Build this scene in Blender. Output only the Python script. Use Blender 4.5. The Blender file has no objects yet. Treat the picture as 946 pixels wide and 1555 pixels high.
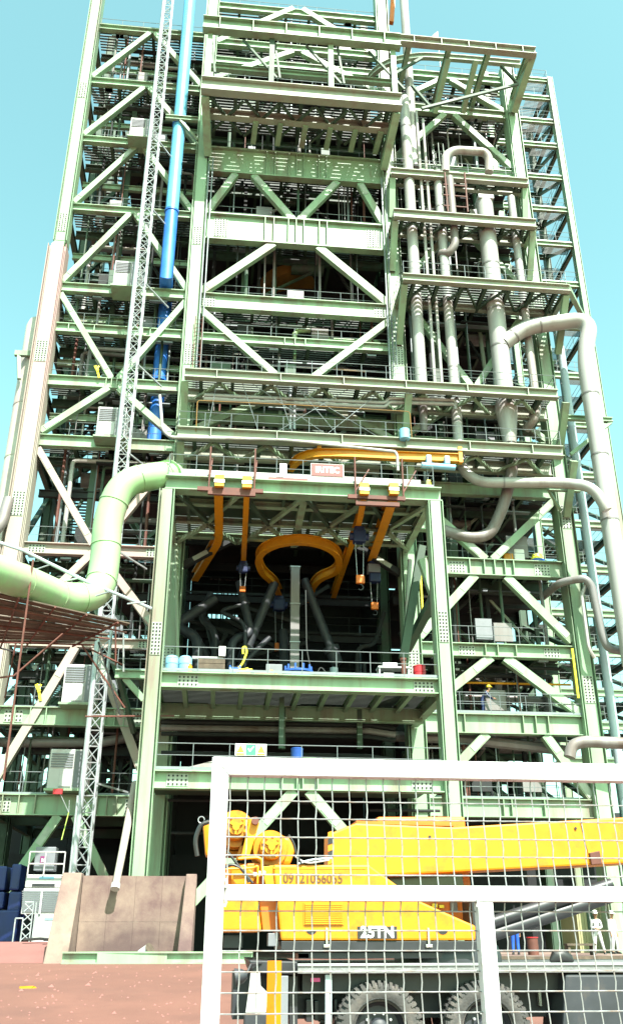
import bpy, bmesh, math, random
from mathutils import Vector, Matrix
from math import radians, sin, cos, tan, pi, sqrt
random.seed(7)
S = bpy.context.scene
COL = S.collection
# ------------------------------------------------------------------ camera, sky, sun, exposure
EYE = 1.85; PITCH = radians(25.1); YAW = radians(5.9); FPX = 1372.0
cd = bpy.data.cameras.new('camera'); cam = bpy.data.objects.new('camera', cd); COL.objects.link(cam)
cam.location = (0, 0, EYE); cam.rotation_euler = (pi/2 + PITCH, 0, -YAW)
cd.sensor_fit = 'VERTICAL'; cd.sensor_height = 24.0; cd.lens = 24.0*FPX/1555.0
cd.clip_start = 0.1; cd.clip_end = 5000
S.camera = cam
SUN_EL, SUN_AZ = radians(54), radians(20)          # azimuth right of the facade's normal, on the camera's side
w = bpy.data.worlds.new('World'); S.world = w; w.use_nodes = True
nt = w.node_tree; bg = nt.nodes['Background']
sky = nt.nodes.new('ShaderNodeTexSky'); sky.sky_type = 'NISHITA'; sky.sun_disc = False
sky.sun_elevation = SUN_EL; sky.sun_rotation = pi - SUN_AZ
sky.air_density = 1.0; sky.dust_density = 1.5; sky.ozone_density = 1.0; sky.altitude = 0
hs = nt.nodes.new('ShaderNodeMix'); hs.data_type = 'RGBA'; hs.blend_type = 'MULTIPLY'; hs.inputs[0].default_value = 1
hs.inputs[7].default_value = (1.40, 1.98, 1.24, 1)
nt.links.new(sky.outputs[0], hs.inputs[6]); nt.links.new(hs.outputs[2], bg.inputs[0]); bg.inputs[1].default_value = 0.10
sd = bpy.data.lights.new('sun', 'SUN'); sd.energy = 5.0; sd.angle = radians(0.5); sd.color = (1, .965, .9)
sun = bpy.data.objects.new('sun', sd); COL.objects.link(sun)
sv = Vector((cos(SUN_EL)*sin(SUN_AZ), -cos(SUN_EL)*cos(SUN_AZ), sin(SUN_EL)))
sun.rotation_euler = sv.to_track_quat('Z', 'Y').to_euler(); sun.location = (0, -20, 90)
S.view_settings.view_transform = 'Standard'; S.view_settings.look = 'None'
S.view_settings.exposure = 1.55; S.view_settings.gamma = 1.0
S.cycles.max_bounces = 6; S.cycles.diffuse_bounces = 1

# ------------------------------------------------------------------ pixel of the photograph -> point on a real plane
_F = Vector((sin(YAW)*cos(PITCH), cos(YAW)*cos(PITCH), sin(PITCH))); _R = Vector((cos(YAW), -sin(YAW), 0))
_U = Vector((-sin(YAW)*sin(PITCH), -cos(YAW)*sin(PITCH), cos(PITCH))); EYEV = Vector((0, 0, EYE))
def ray(px, py): return _F + _R*((px-473)/FPX) + _U*((777.5-py)/FPX)
def at(px, py, Y): d = ray(px, py); return EYEV + d*(Y/d.y)            # on the plane y = Y
def atz(px, py, z): d = ray(px, py); return EYEV + d*((z-EYE)/d.z)     # on the level z
def gz(Y): return 0.0 if Y < 18 else (0.95 if Y > 35 else .95*(Y-18)/17)  # ground level

# ------------------------------------------------------------------ materials
def mat(name, col, rough=.55, metal=0.0, var=.12, scale=1.2, dirt=None, dirt_amt=.0, dscale=.6, bump=.0, streak=False, bscale=30):
    m = bpy.data.materials.new(name); m.use_nodes = True; t = m.node_tree; N = t.nodes; L = t.links
    b = N['Principled BSDF']; b.inputs['Roughness'].default_value = rough; b.inputs['Metallic'].default_value = metal
    tc = N.new('ShaderNodeTexCoord'); mp = N.new('ShaderNodeMapping'); L.new(tc.outputs['Object'], mp.inputs[0])
    if streak: mp.inputs['Scale'].default_value = (1, 1, .12)
    n1 = N.new('ShaderNodeTexNoise'); n1.inputs['Scale'].default_value = scale; n1.inputs['Detail'].default_value = 6
    L.new(mp.outputs[0], n1.inputs['Vector'])
    r = N.new('ShaderNodeMapRange'); r.inputs[1].default_value = .3; r.inputs[2].default_value = .7
    r.inputs[3].default_value = 1-var; r.inputs[4].default_value = 1+var*.6; L.new(n1.outputs[0], r.inputs[0])
    mx = N.new('ShaderNodeMix'); mx.data_type = 'RGBA'; mx.blend_type = 'MULTIPLY'; mx.inputs[0].default_value = 1
    mx.inputs[6].default_value = (*col, 1); L.new(r.outputs[0], mx.inputs[7]); out = mx.outputs[2]
    if dirt:
        n2 = N.new('ShaderNodeTexNoise'); n2.inputs['Scale'].default_value = dscale; n2.inputs['Detail'].default_value = 8
        n2.inputs['Roughness'].default_value = .65; L.new(mp.outputs[0], n2.inputs['Vector'])
        r2 = N.new('ShaderNodeMapRange'); r2.inputs[1].default_value = .62-dirt_amt*.45; r2.inputs[2].default_value = .78-dirt_amt*.3
        L.new(n2.outputs[0], r2.inputs[0])
        m2 = N.new('ShaderNodeMix'); m2.data_type = 'RGBA'; L.new(r2.outputs[0], m2.inputs[0]); L.new(out, m2.inputs[6])
        m2.inputs[7].default_value = (*dirt, 1); out = m2.outputs[2]
    L.new(out, b.inputs['Base Color'])
    r3 = N.new('ShaderNodeMapRange'); r3.inputs[3].default_value = max(.05, rough-.12); r3.inputs[4].default_value = min(1, rough+.12)
    L.new(n1.outputs[0], r3.inputs[0]); L.new(r3.outputs[0], b.inputs['Roughness'])
    if bump:
        n3 = N.new('ShaderNodeTexNoise'); n3.inputs['Scale'].default_value = bscale; n3.inputs['Detail'].default_value = 5
        L.new(tc.outputs['Object'], n3.inputs['Vector']); bp = N.new('ShaderNodeBump'); bp.inputs['Strength'].default_value = bump
        bp.inputs['Distance'].default_value = .02; L.new(n3.outputs[0], bp.inputs['Height']); L.new(bp.outputs[0], b.inputs['Normal'])
    return m
M = {}
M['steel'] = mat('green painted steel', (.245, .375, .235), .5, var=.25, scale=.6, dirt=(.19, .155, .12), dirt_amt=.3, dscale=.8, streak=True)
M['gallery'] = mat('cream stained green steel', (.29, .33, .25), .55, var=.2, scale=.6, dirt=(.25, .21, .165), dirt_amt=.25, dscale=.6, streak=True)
M['steel2'] = mat('green steel darkened for shade', (.045, .085, .052), .6, var=.25, scale=.8, dirt=(.08, .065, .055), dirt_amt=.2)  # darker copy of the green steel, with shade put into its colour
M['dusty'] = mat('green steel under red ore dust', (.34, .33, .27), .65, var=.15, scale=.5, dirt=(.35, .215, .21), dirt_amt=.5, dscale=.25, streak=True)
M['inner'] = mat('dusty steel darkened for shade', (.018, .021, .022), .8, var=.4, scale=.7, dirt=(.03, .024, .022), dirt_amt=.2)  # interior shade is put into this near-black base colour
M['deep'] = mat('plant blackened for deep shade', (.009, .010, .013), .8, var=.4, scale=.5)  # almost black base stands in for the deepest shade
M['plate'] = mat('splice plate', (.33, .38, .31), .55, var=.2, scale=3)
M['grate'] = mat('galvanised grating', (.055, .065, .058), .6, .2, var=.25, scale=2)  # base lowered so the interior floors look shaded
M['rail'] = mat('grey rail paint', (.20, .23, .24), .5, .3, var=.15)
M['clad'] = mat('pale insulation cladding', (.38, .37, .355), .42, .1, var=.1, scale=.6, dirt=(.20, .15, .125), dirt_amt=.26, dscale=.55, streak=True)
M['clad2'] = mat('stained grey cladding', (.22, .21, .21), .5, .1, var=.25, scale=.6, dirt=(.13, .095, .08), dirt_amt=.35, dscale=.5, streak=True)
M['greypipe'] = mat('blue grey pipe', (.38, .45, .50), .45, .1, var=.12, scale=.6)
M['duct'] = mat('pale green duct paint', (.28, .48, .23), .38, var=.12, scale=.5, dirt=(.34, .28, .23), dirt_amt=.3, dscale=.35)
M['vessel'] = mat('dust reddened vessel', (.45, .44, .38), .5, var=.12, scale=.3, dirt=(.40, .25, .26), dirt_amt=.3, dscale=.12)
M['blue'] = mat('blue pipe paint', (.03, .17, .62), .4, var=.2, scale=.5)
M['skyblue'] = mat('light blue pipe paint', (.12, .42, .66), .38, var=.12, scale=.5)
M['galv'] = mat('galvanised mast', (.42, .44, .46), .45, .5, var=.2, scale=2)
M['cab'] = mat('white cabinet', (.46, .46, .46), .5, var=.1, scale=1, dirt=(.33, .25, .23), dirt_amt=.25)
M['cabgrey'] = mat('grey cabinet louvre', (.17, .18, .20), .55, var=.12, scale=2)  # grey lowered to give the hoist drive box its shaded tone
M['yellow'] = mat('crane yellow', (.62, .215, .001), .45, var=.14, scale=2, dirt=(.34, .12, .01), dirt_amt=.22, dscale=2)
M['monorail'] = mat('monorail orange yellow', (.66, .27, .004), .45, var=.15, scale=1.5, dirt=(.3, .12, .02), dirt_amt=.15, dscale=1.5)
M['orange'] = mat('orange primer', (.62, .15, .01), .5, var=.15, scale=3)
M['black'] = mat('black paint', (.022, .023, .028), .45, var=.3, scale=3)
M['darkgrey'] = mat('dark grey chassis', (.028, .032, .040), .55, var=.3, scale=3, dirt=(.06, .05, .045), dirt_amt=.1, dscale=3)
M['tyre'] = mat('dusty tyre rubber', (.065, .064, .063), .85, var=.3, scale=5, dirt=(.12, .105, .095), dirt_amt=.3, dscale=5, bump=.3)
M['chequer'] = mat('chequer plate deck', (.24, .24, .25), .5, .4, var=.2, scale=4, bump=.4, bscale=22)
M['white'] = mat('white gate paint', (.60, .61, .62), .42, var=.08, scale=6, dirt=(.30, .26, .23), dirt_amt=.2, dscale=11)
M['wire'] = mat('galvanised wire', (.33, .33, .34), .45, .35, var=.3, scale=30, dirt=(.28, .18, .12), dirt_amt=.22, dscale=12)
M['sign'] = mat('white sign', (.8, .8, .8), .5, var=.03)
M['signred'] = mat('faded red sign', (.17, .05, .047), .5, var=.08)
M['signgreen'] = mat('green sign print', (.05, .5, .16), .5, var=.03)
M['signyellow'] = mat('yellow sign print', (.85, .75, .05), .5, var=.03)
M['ink'] = mat('black print', (.02, .02, .02), .6, var=.05)
M['brownink'] = mat('brown stencil print', (.10, .05, .01), .6, var=.05)
M['purple'] = mat('maroon badge print', (.18, .03, .12), .5, var=.05)
M['red'] = mat('red drum paint', (.55, .02, .03), .4, var=.1)
M['rust'] = mat('rust red scaffold paint', (.12, .04, .028), .7, var=.3, scale=3)
M['timber'] = mat('weathered timber', (.105, .078, .056), .85, var=.4, scale=3, dirt=(.06, .04, .03), dirt_amt=.3, dscale=2, bump=.3)
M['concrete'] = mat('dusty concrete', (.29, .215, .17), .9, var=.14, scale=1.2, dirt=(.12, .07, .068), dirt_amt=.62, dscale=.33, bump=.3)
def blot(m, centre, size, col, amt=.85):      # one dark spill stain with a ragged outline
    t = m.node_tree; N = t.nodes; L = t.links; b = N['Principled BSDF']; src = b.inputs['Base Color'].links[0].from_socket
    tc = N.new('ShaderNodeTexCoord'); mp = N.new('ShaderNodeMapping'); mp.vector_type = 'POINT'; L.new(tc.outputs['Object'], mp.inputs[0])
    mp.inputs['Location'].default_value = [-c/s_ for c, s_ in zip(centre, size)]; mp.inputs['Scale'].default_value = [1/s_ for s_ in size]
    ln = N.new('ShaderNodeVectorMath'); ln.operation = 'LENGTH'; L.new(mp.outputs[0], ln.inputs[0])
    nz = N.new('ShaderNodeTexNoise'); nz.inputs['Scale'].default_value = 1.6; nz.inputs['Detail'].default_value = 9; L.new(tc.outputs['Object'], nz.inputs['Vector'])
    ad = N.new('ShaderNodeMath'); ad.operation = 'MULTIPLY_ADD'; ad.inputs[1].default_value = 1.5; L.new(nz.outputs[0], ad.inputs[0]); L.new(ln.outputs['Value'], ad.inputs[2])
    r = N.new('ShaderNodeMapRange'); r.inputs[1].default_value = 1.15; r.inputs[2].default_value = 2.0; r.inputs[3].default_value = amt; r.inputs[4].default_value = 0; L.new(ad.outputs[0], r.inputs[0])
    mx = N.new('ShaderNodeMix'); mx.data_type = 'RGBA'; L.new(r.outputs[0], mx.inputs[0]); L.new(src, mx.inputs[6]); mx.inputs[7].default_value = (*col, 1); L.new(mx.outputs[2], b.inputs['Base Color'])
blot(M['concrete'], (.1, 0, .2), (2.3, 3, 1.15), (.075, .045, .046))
M['ground'] = mat('red ore ground', (.15, .062, .046), .95, var=.14, scale=.5, dirt=(.115, .048, .037), dirt_amt=.3, dscale=.35, bump=.25)
M['ramp'] = mat('red oxide ramp', (.20, .085, .075), .85, var=.1, scale=1)
M['tarp'] = mat('blue sheeting', (.006, .020, .13), .5, var=.3, scale=1.5)
M['drumblue'] = mat('pale blue plastic', (.22, .48, .66), .4, var=.1)
M['blueeq'] = mat('blue equipment paint', (.02, .09, .38), .45, var=.2, scale=3)
M['navy'] = mat('navy blue paint', (.010, .022, .085), .5, var=.25, scale=3)
M['dullyellow'] = mat('yellow darkened for shade', (.20, .10, .012), .7, var=.25, scale=1)  # monorail yellow darkened to look shaded deep inside the tower
M['hose'] = mat('black hose', (.02, .02, .02), .5, var=.1)
M['skin'] = mat('skin', (.34, .18, .11), .6, var=.08)
M['cotton'] = mat('white work cotton', (.46, .46, .46), .9, var=.12, scale=6)
M['overall'] = mat('blue overall cotton', (.02, .10, .55), .9, var=.12, scale=6)
M['cream'] = mat('cream container paint', (.34, .32, .17), .6, var=.15)
M['lime'] = mat('lime strap', (.45, .62, .12), .6, var=.1)
M['chrome'] = mat('bare latch metal', (.6, .6, .6), .25, .9, var=.05)
M['glass'] = mat('dark cab glass', (.02, .025, .03), .08, var=.02)
M['pink'] = mat('pink tag', (.55, .06, .2), .5, var=.05)

# ------------------------------------------------------------------ mesh building
ORG = {}
Zv = Vector((0, 0, 1)); Xv = Vector((1, 0, 0)); Yv = Vector((0, 1, 0))
def tag(o, label=None, cat=None, group=None, kind=None):
    if label: o['label'] = label
    if cat: o['category'] = cat
    if group: o['group'] = group
    if kind: o['kind'] = kind
    return o
class MB:
    def __init__(s): s.v = []; s.f = []
    def add(s, vs, fs):
        n = len(s.v); s.v += [Vector(v) for v in vs]; s.f += [[i+n for i in f] for f in fs]; return s
    def hexa(s, p):     # 8 corners: bottom 4 then top 4, counter-clockwise
        return s.add(p, [(3, 2, 1, 0), (4, 5, 6, 7), (0, 1, 5, 4), (1, 2, 6, 5), (2, 3, 7, 6), (3, 0, 4, 7)])
    def box(s, x0, x1, y0, y1, z0, z1):
        return s.hexa([(x0, y0, z0), (x1, y0, z0), (x1, y1, z0), (x0, y1, z0), (x0, y0, z1), (x1, y0, z1), (x1, y1, z1), (x0, y1, z1)])
    def bar(s, a, b, wd, ht, up=Zv, off=(0, 0)):
        a = Vector(a); b = Vector(b); d = (b-a).normalized(); side = d.cross(up)
        if side.length < 1e-4: side = d.cross(Yv)
        side.normalize(); u = side.cross(d).normalized()
        o = side*off[0]+u*off[1]; a = a+o; b = b+o; sw = side*wd/2; uh = u*ht/2
        return s.hexa([a-sw-uh, a+sw-uh, b+sw-uh, b-sw-uh, a-sw+uh, a+sw+uh, b+sw+uh, b-sw+uh])
    def ibeam(s, a, b, wd, ht, tf=.05, tw=.04, up=Zv):
        s.bar(a, b, tw, ht-2*tf, up); s.bar(a, b, wd, tf, up, (0, ht/2-tf/2)); s.bar(a, b, wd, tf, up, (0, -ht/2+tf/2)); return s
    def tube(s, pts, r, n=10, caps=True):
        pts = [Vector(p) for p in pts]; rs = r if isinstance(r, (list, tuple)) else [r]*len(pts)
        T = []
        for i in range(len(pts)):
            d = Vector()
            if i: d += (pts[i]-pts[i-1]).normalized()
            if i < len(pts)-1: d += (pts[i+1]-pts[i]).normalized()
            T.append(d.normalized() if d.length > 1e-6 else Zv)
        ref = Xv if abs(T[0].x) < .8 else Zv
        nrm = (ref-T[0]*ref.dot(T[0])).normalized(); base = len(s.v)
        for i, p in enumerate(pts):
            if i:
                ax = T[i-1].cross(T[i])
                if ax.length > 1e-6: nrm = Matrix.Rotation(T[i-1].angle(T[i]), 3, ax.normalized()) @ nrm
            nrm = (nrm-T[i]*nrm.dot(T[i])).normalized(); bn = T[i].cross(nrm)
            for k in range(n): s.v.append(p+(nrm*cos(2*pi*k/n)+bn*sin(2*pi*k/n))*rs[i])
        for i in range(len(pts)-1):
            for k in range(n):
                a = base+i*n+k; b = base+i*n+(k+1) % n; s.f.append([a, b, b+n, a+n])
        if caps:
            s.f.append([base+k for k in range(n)][::-1]); s.f.append([base+(len(pts)-1)*n+k for k in range(n)])
        return s
    def prism(s, poly, y0, y1):      # polygon of (x, z) pushed from y0 to y1
        n = len(poly); vs = [(x, y0, z) for x, z in poly]+[(x, y1, z) for x, z in poly]
        return s.add(vs, [list(range(n)), list(range(2*n-1, n-1, -1))]+[[(i+1) % n, i, i+n, (i+1) % n+n] for i in range(n)])
    def build(s, name, m, parent=None, smooth=False, label=None, kind=None, bevel=0, org=None):
        o3 = ORG[parent.name] if parent else (Vector(org) if org else None)
        if o3 is None:
            c = sum(s.v, Vector())/len(s.v); o3 = Vector((c.x, c.y, min(v.z for v in s.v)))
        me = bpy.data.meshes.new(name); me.from_pydata([v-o3 for v in s.v], [], s.f)
        bm = bmesh.new(); bm.from_mesh(me); bmesh.ops.recalc_face_normals(bm, faces=bm.faces)
        if bevel: bmesh.ops.bevel(bm, geom=[e for e in bm.edges if len(e.link_faces) == 2 and e.calc_face_angle(0) > .5], offset=bevel, segments=2, affect='EDGES', profile=.6)
        bm.to_mesh(me); bm.free(); me.materials.append(M[m])
        if smooth:
            me.polygons.foreach_set('use_smooth', [True]*len(me.polygons)); me.set_sharp_from_angle(angle=radians(40))
        o = bpy.data.objects.new(name, me); COL.objects.link(o)
        if parent: o.parent = parent
        else: o.location = o3
        ORG[o.name] = o3
        if label: o['label'] = label
        if kind: o['kind'] = kind
        return o
def inst(src, name, parent, offset):       # copy of a piece that shares its mesh
    o = src.copy(); o.name = name; COL.objects.link(o); o.parent = parent
    o.location = src.location+Vector(offset); ORG[o.name] = ORG[src.name]; return o
def thing(name, loc, label, cat, group=None):
    o = bpy.data.objects.new(name, None); COL.objects.link(o); o.location = loc; o.empty_display_size = .2
    ORG[o.name] = Vector(loc); return tag(o, label, cat, group)
def copy_tree(src, offset, label=None, depth=0, parent=None):
    o = src.copy(); COL.objects.link(o)
    if depth == 0:
        o.location = src.location+Vector(offset); ORG[o.name] = ORG[src.name]+Vector(offset)
        if label: o['label'] = label
    else:
        o.parent = parent; ORG[o.name] = ORG[parent.name]
    for c in [c for c in src.children]: copy_tree(c, offset, None, depth+1, o)
    return o
def smooth_path(pts, rad=1.0, n=6):        # round the corners of a polyline like pipe bends
    pts = [Vector(p) for p in pts]; out = [pts[0]]
    for i in range(1, len(pts)-1):
        a, b, c = pts[i-1], pts[i], pts[i+1]; d1 = a-b; d2 = c-b
        r = min(rad, d1.length*.48, d2.length*.48); p = b+d1.normalized()*r; q = b+d2.normalized()*r
        for k in range(n+1):
            t = k/n; out.append(p*(1-t)**2+b*2*t*(1-t)+q*t*t)
    return out+[pts[-1]]
def text(body, size, loc, rot, m, parent, name='lettering', bold=.0, extrude=.004, sx=1.0):
    cu = bpy.data.curves.new(name, 'FONT'); cu.body = body; cu.size = size; cu.extrude = extrude; cu.offset = bold
    cu.align_x = 'CENTER'; cu.align_y = 'CENTER'; cu.resolution_u = 3
    t = bpy.data.objects.new('tmp', cu); COL.objects.link(t); bpy.context.view_layer.update()
    me = bpy.data.meshes.new_from_object(t.evaluated_get(bpy.context.evaluated_depsgraph_get())); bpy.data.objects.remove(t)
    me.transform(Matrix.LocRotScale(Vector(loc)-ORG[parent.name], rot, (sx, 1, 1))); me.materials.clear(); me.materials.append(M[m])
    o = bpy.data.objects.new(name, me); COL.objects.link(o); o.parent = parent; ORG[o.name] = ORG[parent.name]; return o
FRONT = Matrix.Rotation(pi/2, 3, 'X').to_quaternion()      # text that faces the camera's side

# ------------------------------------------------------------------ ground
YM, YF, DEP = 47.0, 39.5, 15.5
XL, XCL, XCR, XR = -11.4, -2.72, 10.33, 19.87
g = MB(); xs = [-900, -60, -20, 0, 20, 60, 900]; ys = [-300, 0, 18, 22, 26, 30, 35, 50, 90, 1500]
for y in ys:
    for x in xs: g.v.append(Vector((x, y, gz(y))))
for j in range(len(ys)-1):
    for i in range(len(xs)-1):
        a = j*len(xs)+i; g.f.append([a, a+1, a+1+len(xs), a+len(xs)])
tag(g.build('ground', 'ground', org=(0, 0, 0)), kind='structure')

# ------------------------------------------------------------------ frame helpers
def z_of(px, py, Y): return at(px, py, Y).z
def x_of(px, py, Y): return at(px, py, Y).x
_splice = {}
def splice(parent, c, wd, ht, yf):     # bolted plate lying on a front face at y = yf (its bolts stand proud)
    m = MB(); m.box(c[0]-wd/2, c[0]+wd/2, yf-.03, yf-.002, c[1]-ht/2, c[1]+ht/2)
    nx = max(3, int(wd/.16)); nz = max(3, int(ht/.16))
    for i in range(nx):
        for k in range(nz):
            x = c[0]-wd/2+wd*(i+.5)/nx; z = c[1]-ht/2+ht*(k+.5)/nz
            m.box(x-.035, x+.035, yf-.055, yf-.031, z-.035, z+.035)
    o = m.build('splice_plate', 'plate', parent); o.data.materials.append(M['inner'])
    for i, p in enumerate(o.data.polygons): p.material_index = 1 if i >= 6 else 0
    return o
def column(root, x, y, z0, z1, wd=.9, m='steel', splices=(), dp=.9, name='column'):
    b = MB(); b.box(x-wd*.34, x+wd*.34, y-dp/2, y+dp/2, z0, z1)
    for s in (-1, 1):
        b.box(x+s*wd*.34+(0 if s > 0 else -wd*.12), x+s*wd*.34+(wd*.12 if s > 0 else 0), y-dp/2+.22, y+dp/2-.22, z0, z1)
        b.box(x+s*wd*.5-(.035 if s > 0 else -.0), x+s*wd*.5+(.0 if s > 0 else .035), y-dp/2-.06, y+dp/2+.06, z0+.01, z1-.01)
    o = b.build(name, m, root)
    for z in splices: splice(o, (x, z), wd*.6, 1.5, y-dp/2)
    return o
def hbeam(root, x0, x1, Y, zt, zb, wd=.42, m='steel', stiff=(), splices=(), name='beam', dp=None):
    h = zt-zb; b = MB().ibeam((x0, Y, (zt+zb)/2), (x1, Y, (zt+zb)/2), wd, h, max(.05, h*.045), .05)
    o = b.build(name, m, root)
    if stiff:
        s0 = None
        for x in stiff:
            if s0 is None:
                s0 = MB().box(x-.025, x+.025, Y-wd/2+.01, Y-.03, zb+h*.05, zt-h*.05).build('stiffener', m, o); sx = x
            else: inst(s0, 'stiffener', o, (x-sx, 0, 0))
    for x in splices: splice(o, (x, (zt+zb)/2), .9, h*.68, Y-.027)
    return o
def brace(root, a, b, wd=.48, dp=.45, m='steel', name='brace', gus=True):
    k = MB(); a = Vector(a); b = Vector(b)
    k.bar(a, b, dp*.9, wd*.86, Yv.cross((b-a).normalized()) if False else Zv)
    d = (b-a).normalized()
    o = k.build(name, m, root)
    if gus:
        L = (b-a).length
        for t in (.16, .84):
            p = a+(b-a)*t; q = MB(); q.bar(p-d*.45, p+d*.45, .02, wd*.62, Zv); q.v = [v+Vector((0, -dp*.45-.012, 0)) for v in q.v]
            q.build('splice_plate', 'plate', o)
    return o
def guardrail(root, pts, h=1.1, step=1.5, m='rail', r=.02, posts=True):
    pts = [Vector(p) for p in pts]; k = MB(); up = Vector((0, 0, 1))
    for i in range(len(pts)-1):
        a, b = pts[i], pts[i+1]
        for hh, rr in ((h, r), (h*.55, r*.85)): k.tube([a+up*hh, b+up*hh], rr, 5)
        k.bar(a+up*.07, b+up*.07, .012, .12)
    o = k.build('guardrail', m, root); s0 = None
    for i in range(len(pts)-1):
        a, b = pts[i], pts[i+1]; n = max(1, round((b-a).length/step))
        for j in range(n+(1 if i == len(pts)-2 else 0)):
            p = a+(b-a)*j/n
            if s0 is None: s0 = MB().tube([p, p+up*(h-.02)], r*.9, 5).build('post', m, o); sp = p
            else: inst(s0, 'post', o, p-sp)
    return o
def grating(root, x0, x1, y0, y1, z, wd=.12, gap=.12, m='grate', name='grating'):
    k = MB(); y = y0
    while y < y1-.05: k.box(x0, x1, y, y+wd, z-.05, z); y += wd+gap
    return k.build(name, m, root)
def joists(root, x0, x1, y0, y1, z, step=1.6, ht=.35, m='steel2', wd=.2):
    n = max(1, int((x1-x0)/step)); s0 = None
    for i in range(1, n):
        x = x0+(x1-x0)*i/n
        if s0 is None: s0 = MB().ibeam((x, y0, z-ht/2), (x, y1, z-ht/2), wd, ht, .03, .03).build('joist', m, root); sx = x
        else: inst(s0, 'joist', root, (x-sx, 0, 0))
def floor(root, x0, x1, z, y0=YM+.3, y1=YM+DEP, front=2.6, m='inner', jm='steel2', back_gap=True):
    grating(root, x0, x1, y0, y0+front, z)
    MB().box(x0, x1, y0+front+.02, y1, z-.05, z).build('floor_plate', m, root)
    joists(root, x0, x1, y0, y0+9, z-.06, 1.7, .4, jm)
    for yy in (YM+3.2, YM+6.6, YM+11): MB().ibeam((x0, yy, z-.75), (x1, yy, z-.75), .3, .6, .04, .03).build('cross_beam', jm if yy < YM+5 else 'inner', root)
def clutter(root, x0, x1, z, n, hmax=3.0, y0=YM+3, y1=YM+13):       # plant that stands on a floor deep inside, in shade
    for i in range(n):
        x = random.uniform(x0+.8, x1-.8); y = random.uniform(y0, y1); t = random.random(); k = MB()
        if t < .35:
            r = random.uniform(.25, .8); h = random.uniform(1.2, hmax)
            k.tube([(x, y, z), (x, y, z+h*.85), (x, y, z+h)], [r, r, r*.4], 12); k.build('tank', random.choice(['inner', 'inner', 'clad2']), root, True)
        elif t < .7:
            zz = z+random.uniform(1.2, hmax+.6); r = random.uniform(.07, .22)
            xa = random.uniform(x0+.3, x); xb = random.uniform(x, x1-.3)
            k.tube(smooth_path([(xa, y, zz), (xb, y, zz), (xb, y+random.choice((-1, 1)), zz), (xb, y+.5, z)], .5, 4), r, 8)
            k.build('service_pipe', random.choice(['inner', 'clad2', 'steel2', 'clad2']), root, True)
        else:
            a, b, h = random.uniform(.4, 1.1), random.uniform(.3, .8), random.uniform(.8, 2.2)
            k.box(x-a, x+a, y-b, y+b, z, z+h); k.box(x-a*.8, x-a*.1, y-b-.04, y-b, z+h*.2, z+h*.9)
            k.build('equipment_cabinet', random.choice(['inner', 'inner', 'steel2']), root)

# ================================================================== CENTRAL TOWER
G0 = .95
ct = thing('tower_frame', ((XCL+XCR)/2, YM, G0), 'tall middle bay of the green steel plant tower, between the two thick inner columns', 'tower')
ZT = z_of(450, -40, YM)+5
for x in (XCL, XCR):
    column(ct, x, YM, G0, ZT, .95, splices=[z_of(300 if x < 0 else 600, p, YM) for p in (365, 545, 1010)])
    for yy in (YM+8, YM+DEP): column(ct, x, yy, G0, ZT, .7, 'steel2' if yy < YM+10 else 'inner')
# front beams: reference pixel x, top y, bottom y, extra
CB = [(337, 6, 15, .4), (337, 61, 70, .4), (337, 88, 97, .35), (318, 225, 263, .5), (314, 325, 365, .55), (309, 447, 469, .5), (310, 507, 519, .4),
      (300, 625, 640, .4), (300, 735, 760, .45)]
cz = []
for i, (px, yt, yb, wd) in enumerate(CB):
    zt, zb = z_of(px, yt, YM), z_of(px, yb, YM); cz.append((zt, zb))
    st = [XCL+13.05*t for t in (.34, .385, .46, .5, .54, .62, .66)] if i in (3, 4) else ([XCL+13.05*t for t in (.2, .45, .5, .55, .8)] if i == 6 else ())
    sp = [XCL+1.5, XCR-1.3] if i in (4,) else ([XCL+.95, XCR-.95] if i == 5 else ())
    hbeam(ct, XCL+.46, XCR-.46, YM, zt, zb, wd, stiff=st, splices=sp)
XM = (XCL+XCR)/2; ea = .42
def vee(root, xa, za, xb, zb, m='steel', wd=.5): brace(root, (xa, YM, za), (xb, YM, zb), wd, m=m)
def chevron(root, xl, xr, zap, zft, m='steel', wd=.5, sp=.35, xm=None):
    xm = (xl+xr)/2 if xm is None else xm
    vee(root, xl+.45, zft, xm-sp, zap, m, wd); vee(root, xr-.45, zft, xm+sp, zap, m, wd)
chevron(ct, XCL, XCR, z_of(450, 15, YM), z_of(330, 62, YM)-.2)
chevron(ct, XCL, XCR, cz[1][1], z_of(345, 122, YM))
# upper bay: V to the deep girder, and outer legs
zA, zB = cz[3][1], cz[4][0]
for xa, xb in ((x_of(385, 266, YM), XM-.25), (x_of(512, 281, YM), XM+.25), (x_of(358, 264, YM), XCL+.45), (x_of(546, 284, YM), XCR-.45)):
    vee(ct, xa, zA, xb, zB, wd=.55)
chevron(ct, XCL, XCR, cz[4][1], cz[5][0]+.1, wd=.6, sp=1.5)
chevron(ct, XCL, XCR, z_of(446, 572, YM), cz[5][1]-.1, wd=.5, sp=1.2)
chevron(ct, XCL, XCR, z_of(440, 600, YM), z_of(320, 665, YM)+.4, wd=.5, sp=1.0)
# lower interior chevrons in the shaded hoist hall
chevron(ct, XCL, XCR, z_of(440, 775, YM), z_of(300, 860, YM), 'inner', .4)
FLC = [cz[0][0], cz[1][0], z_of(337, 150, YM), cz[3][0], cz[4][0], cz[5][0], cz[6][0], z_of(300, 566, YM), z_of(300, 655, YM), z_of(300, 735, YM)]
for i, z in enumerate(FLC):
    floor(ct, XCL+.2, XCR-.2, z, front=2.2 if i not in (3, 4) else 3.5)
    if i not in (2,): guardrail(ct, [(XCL+.5, YM+.32, z), (XCR-.5, YM+.32, z)])
    clutter(ct, XCL, XCR, z, 7 if i > 2 else 9, 3.2)
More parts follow.
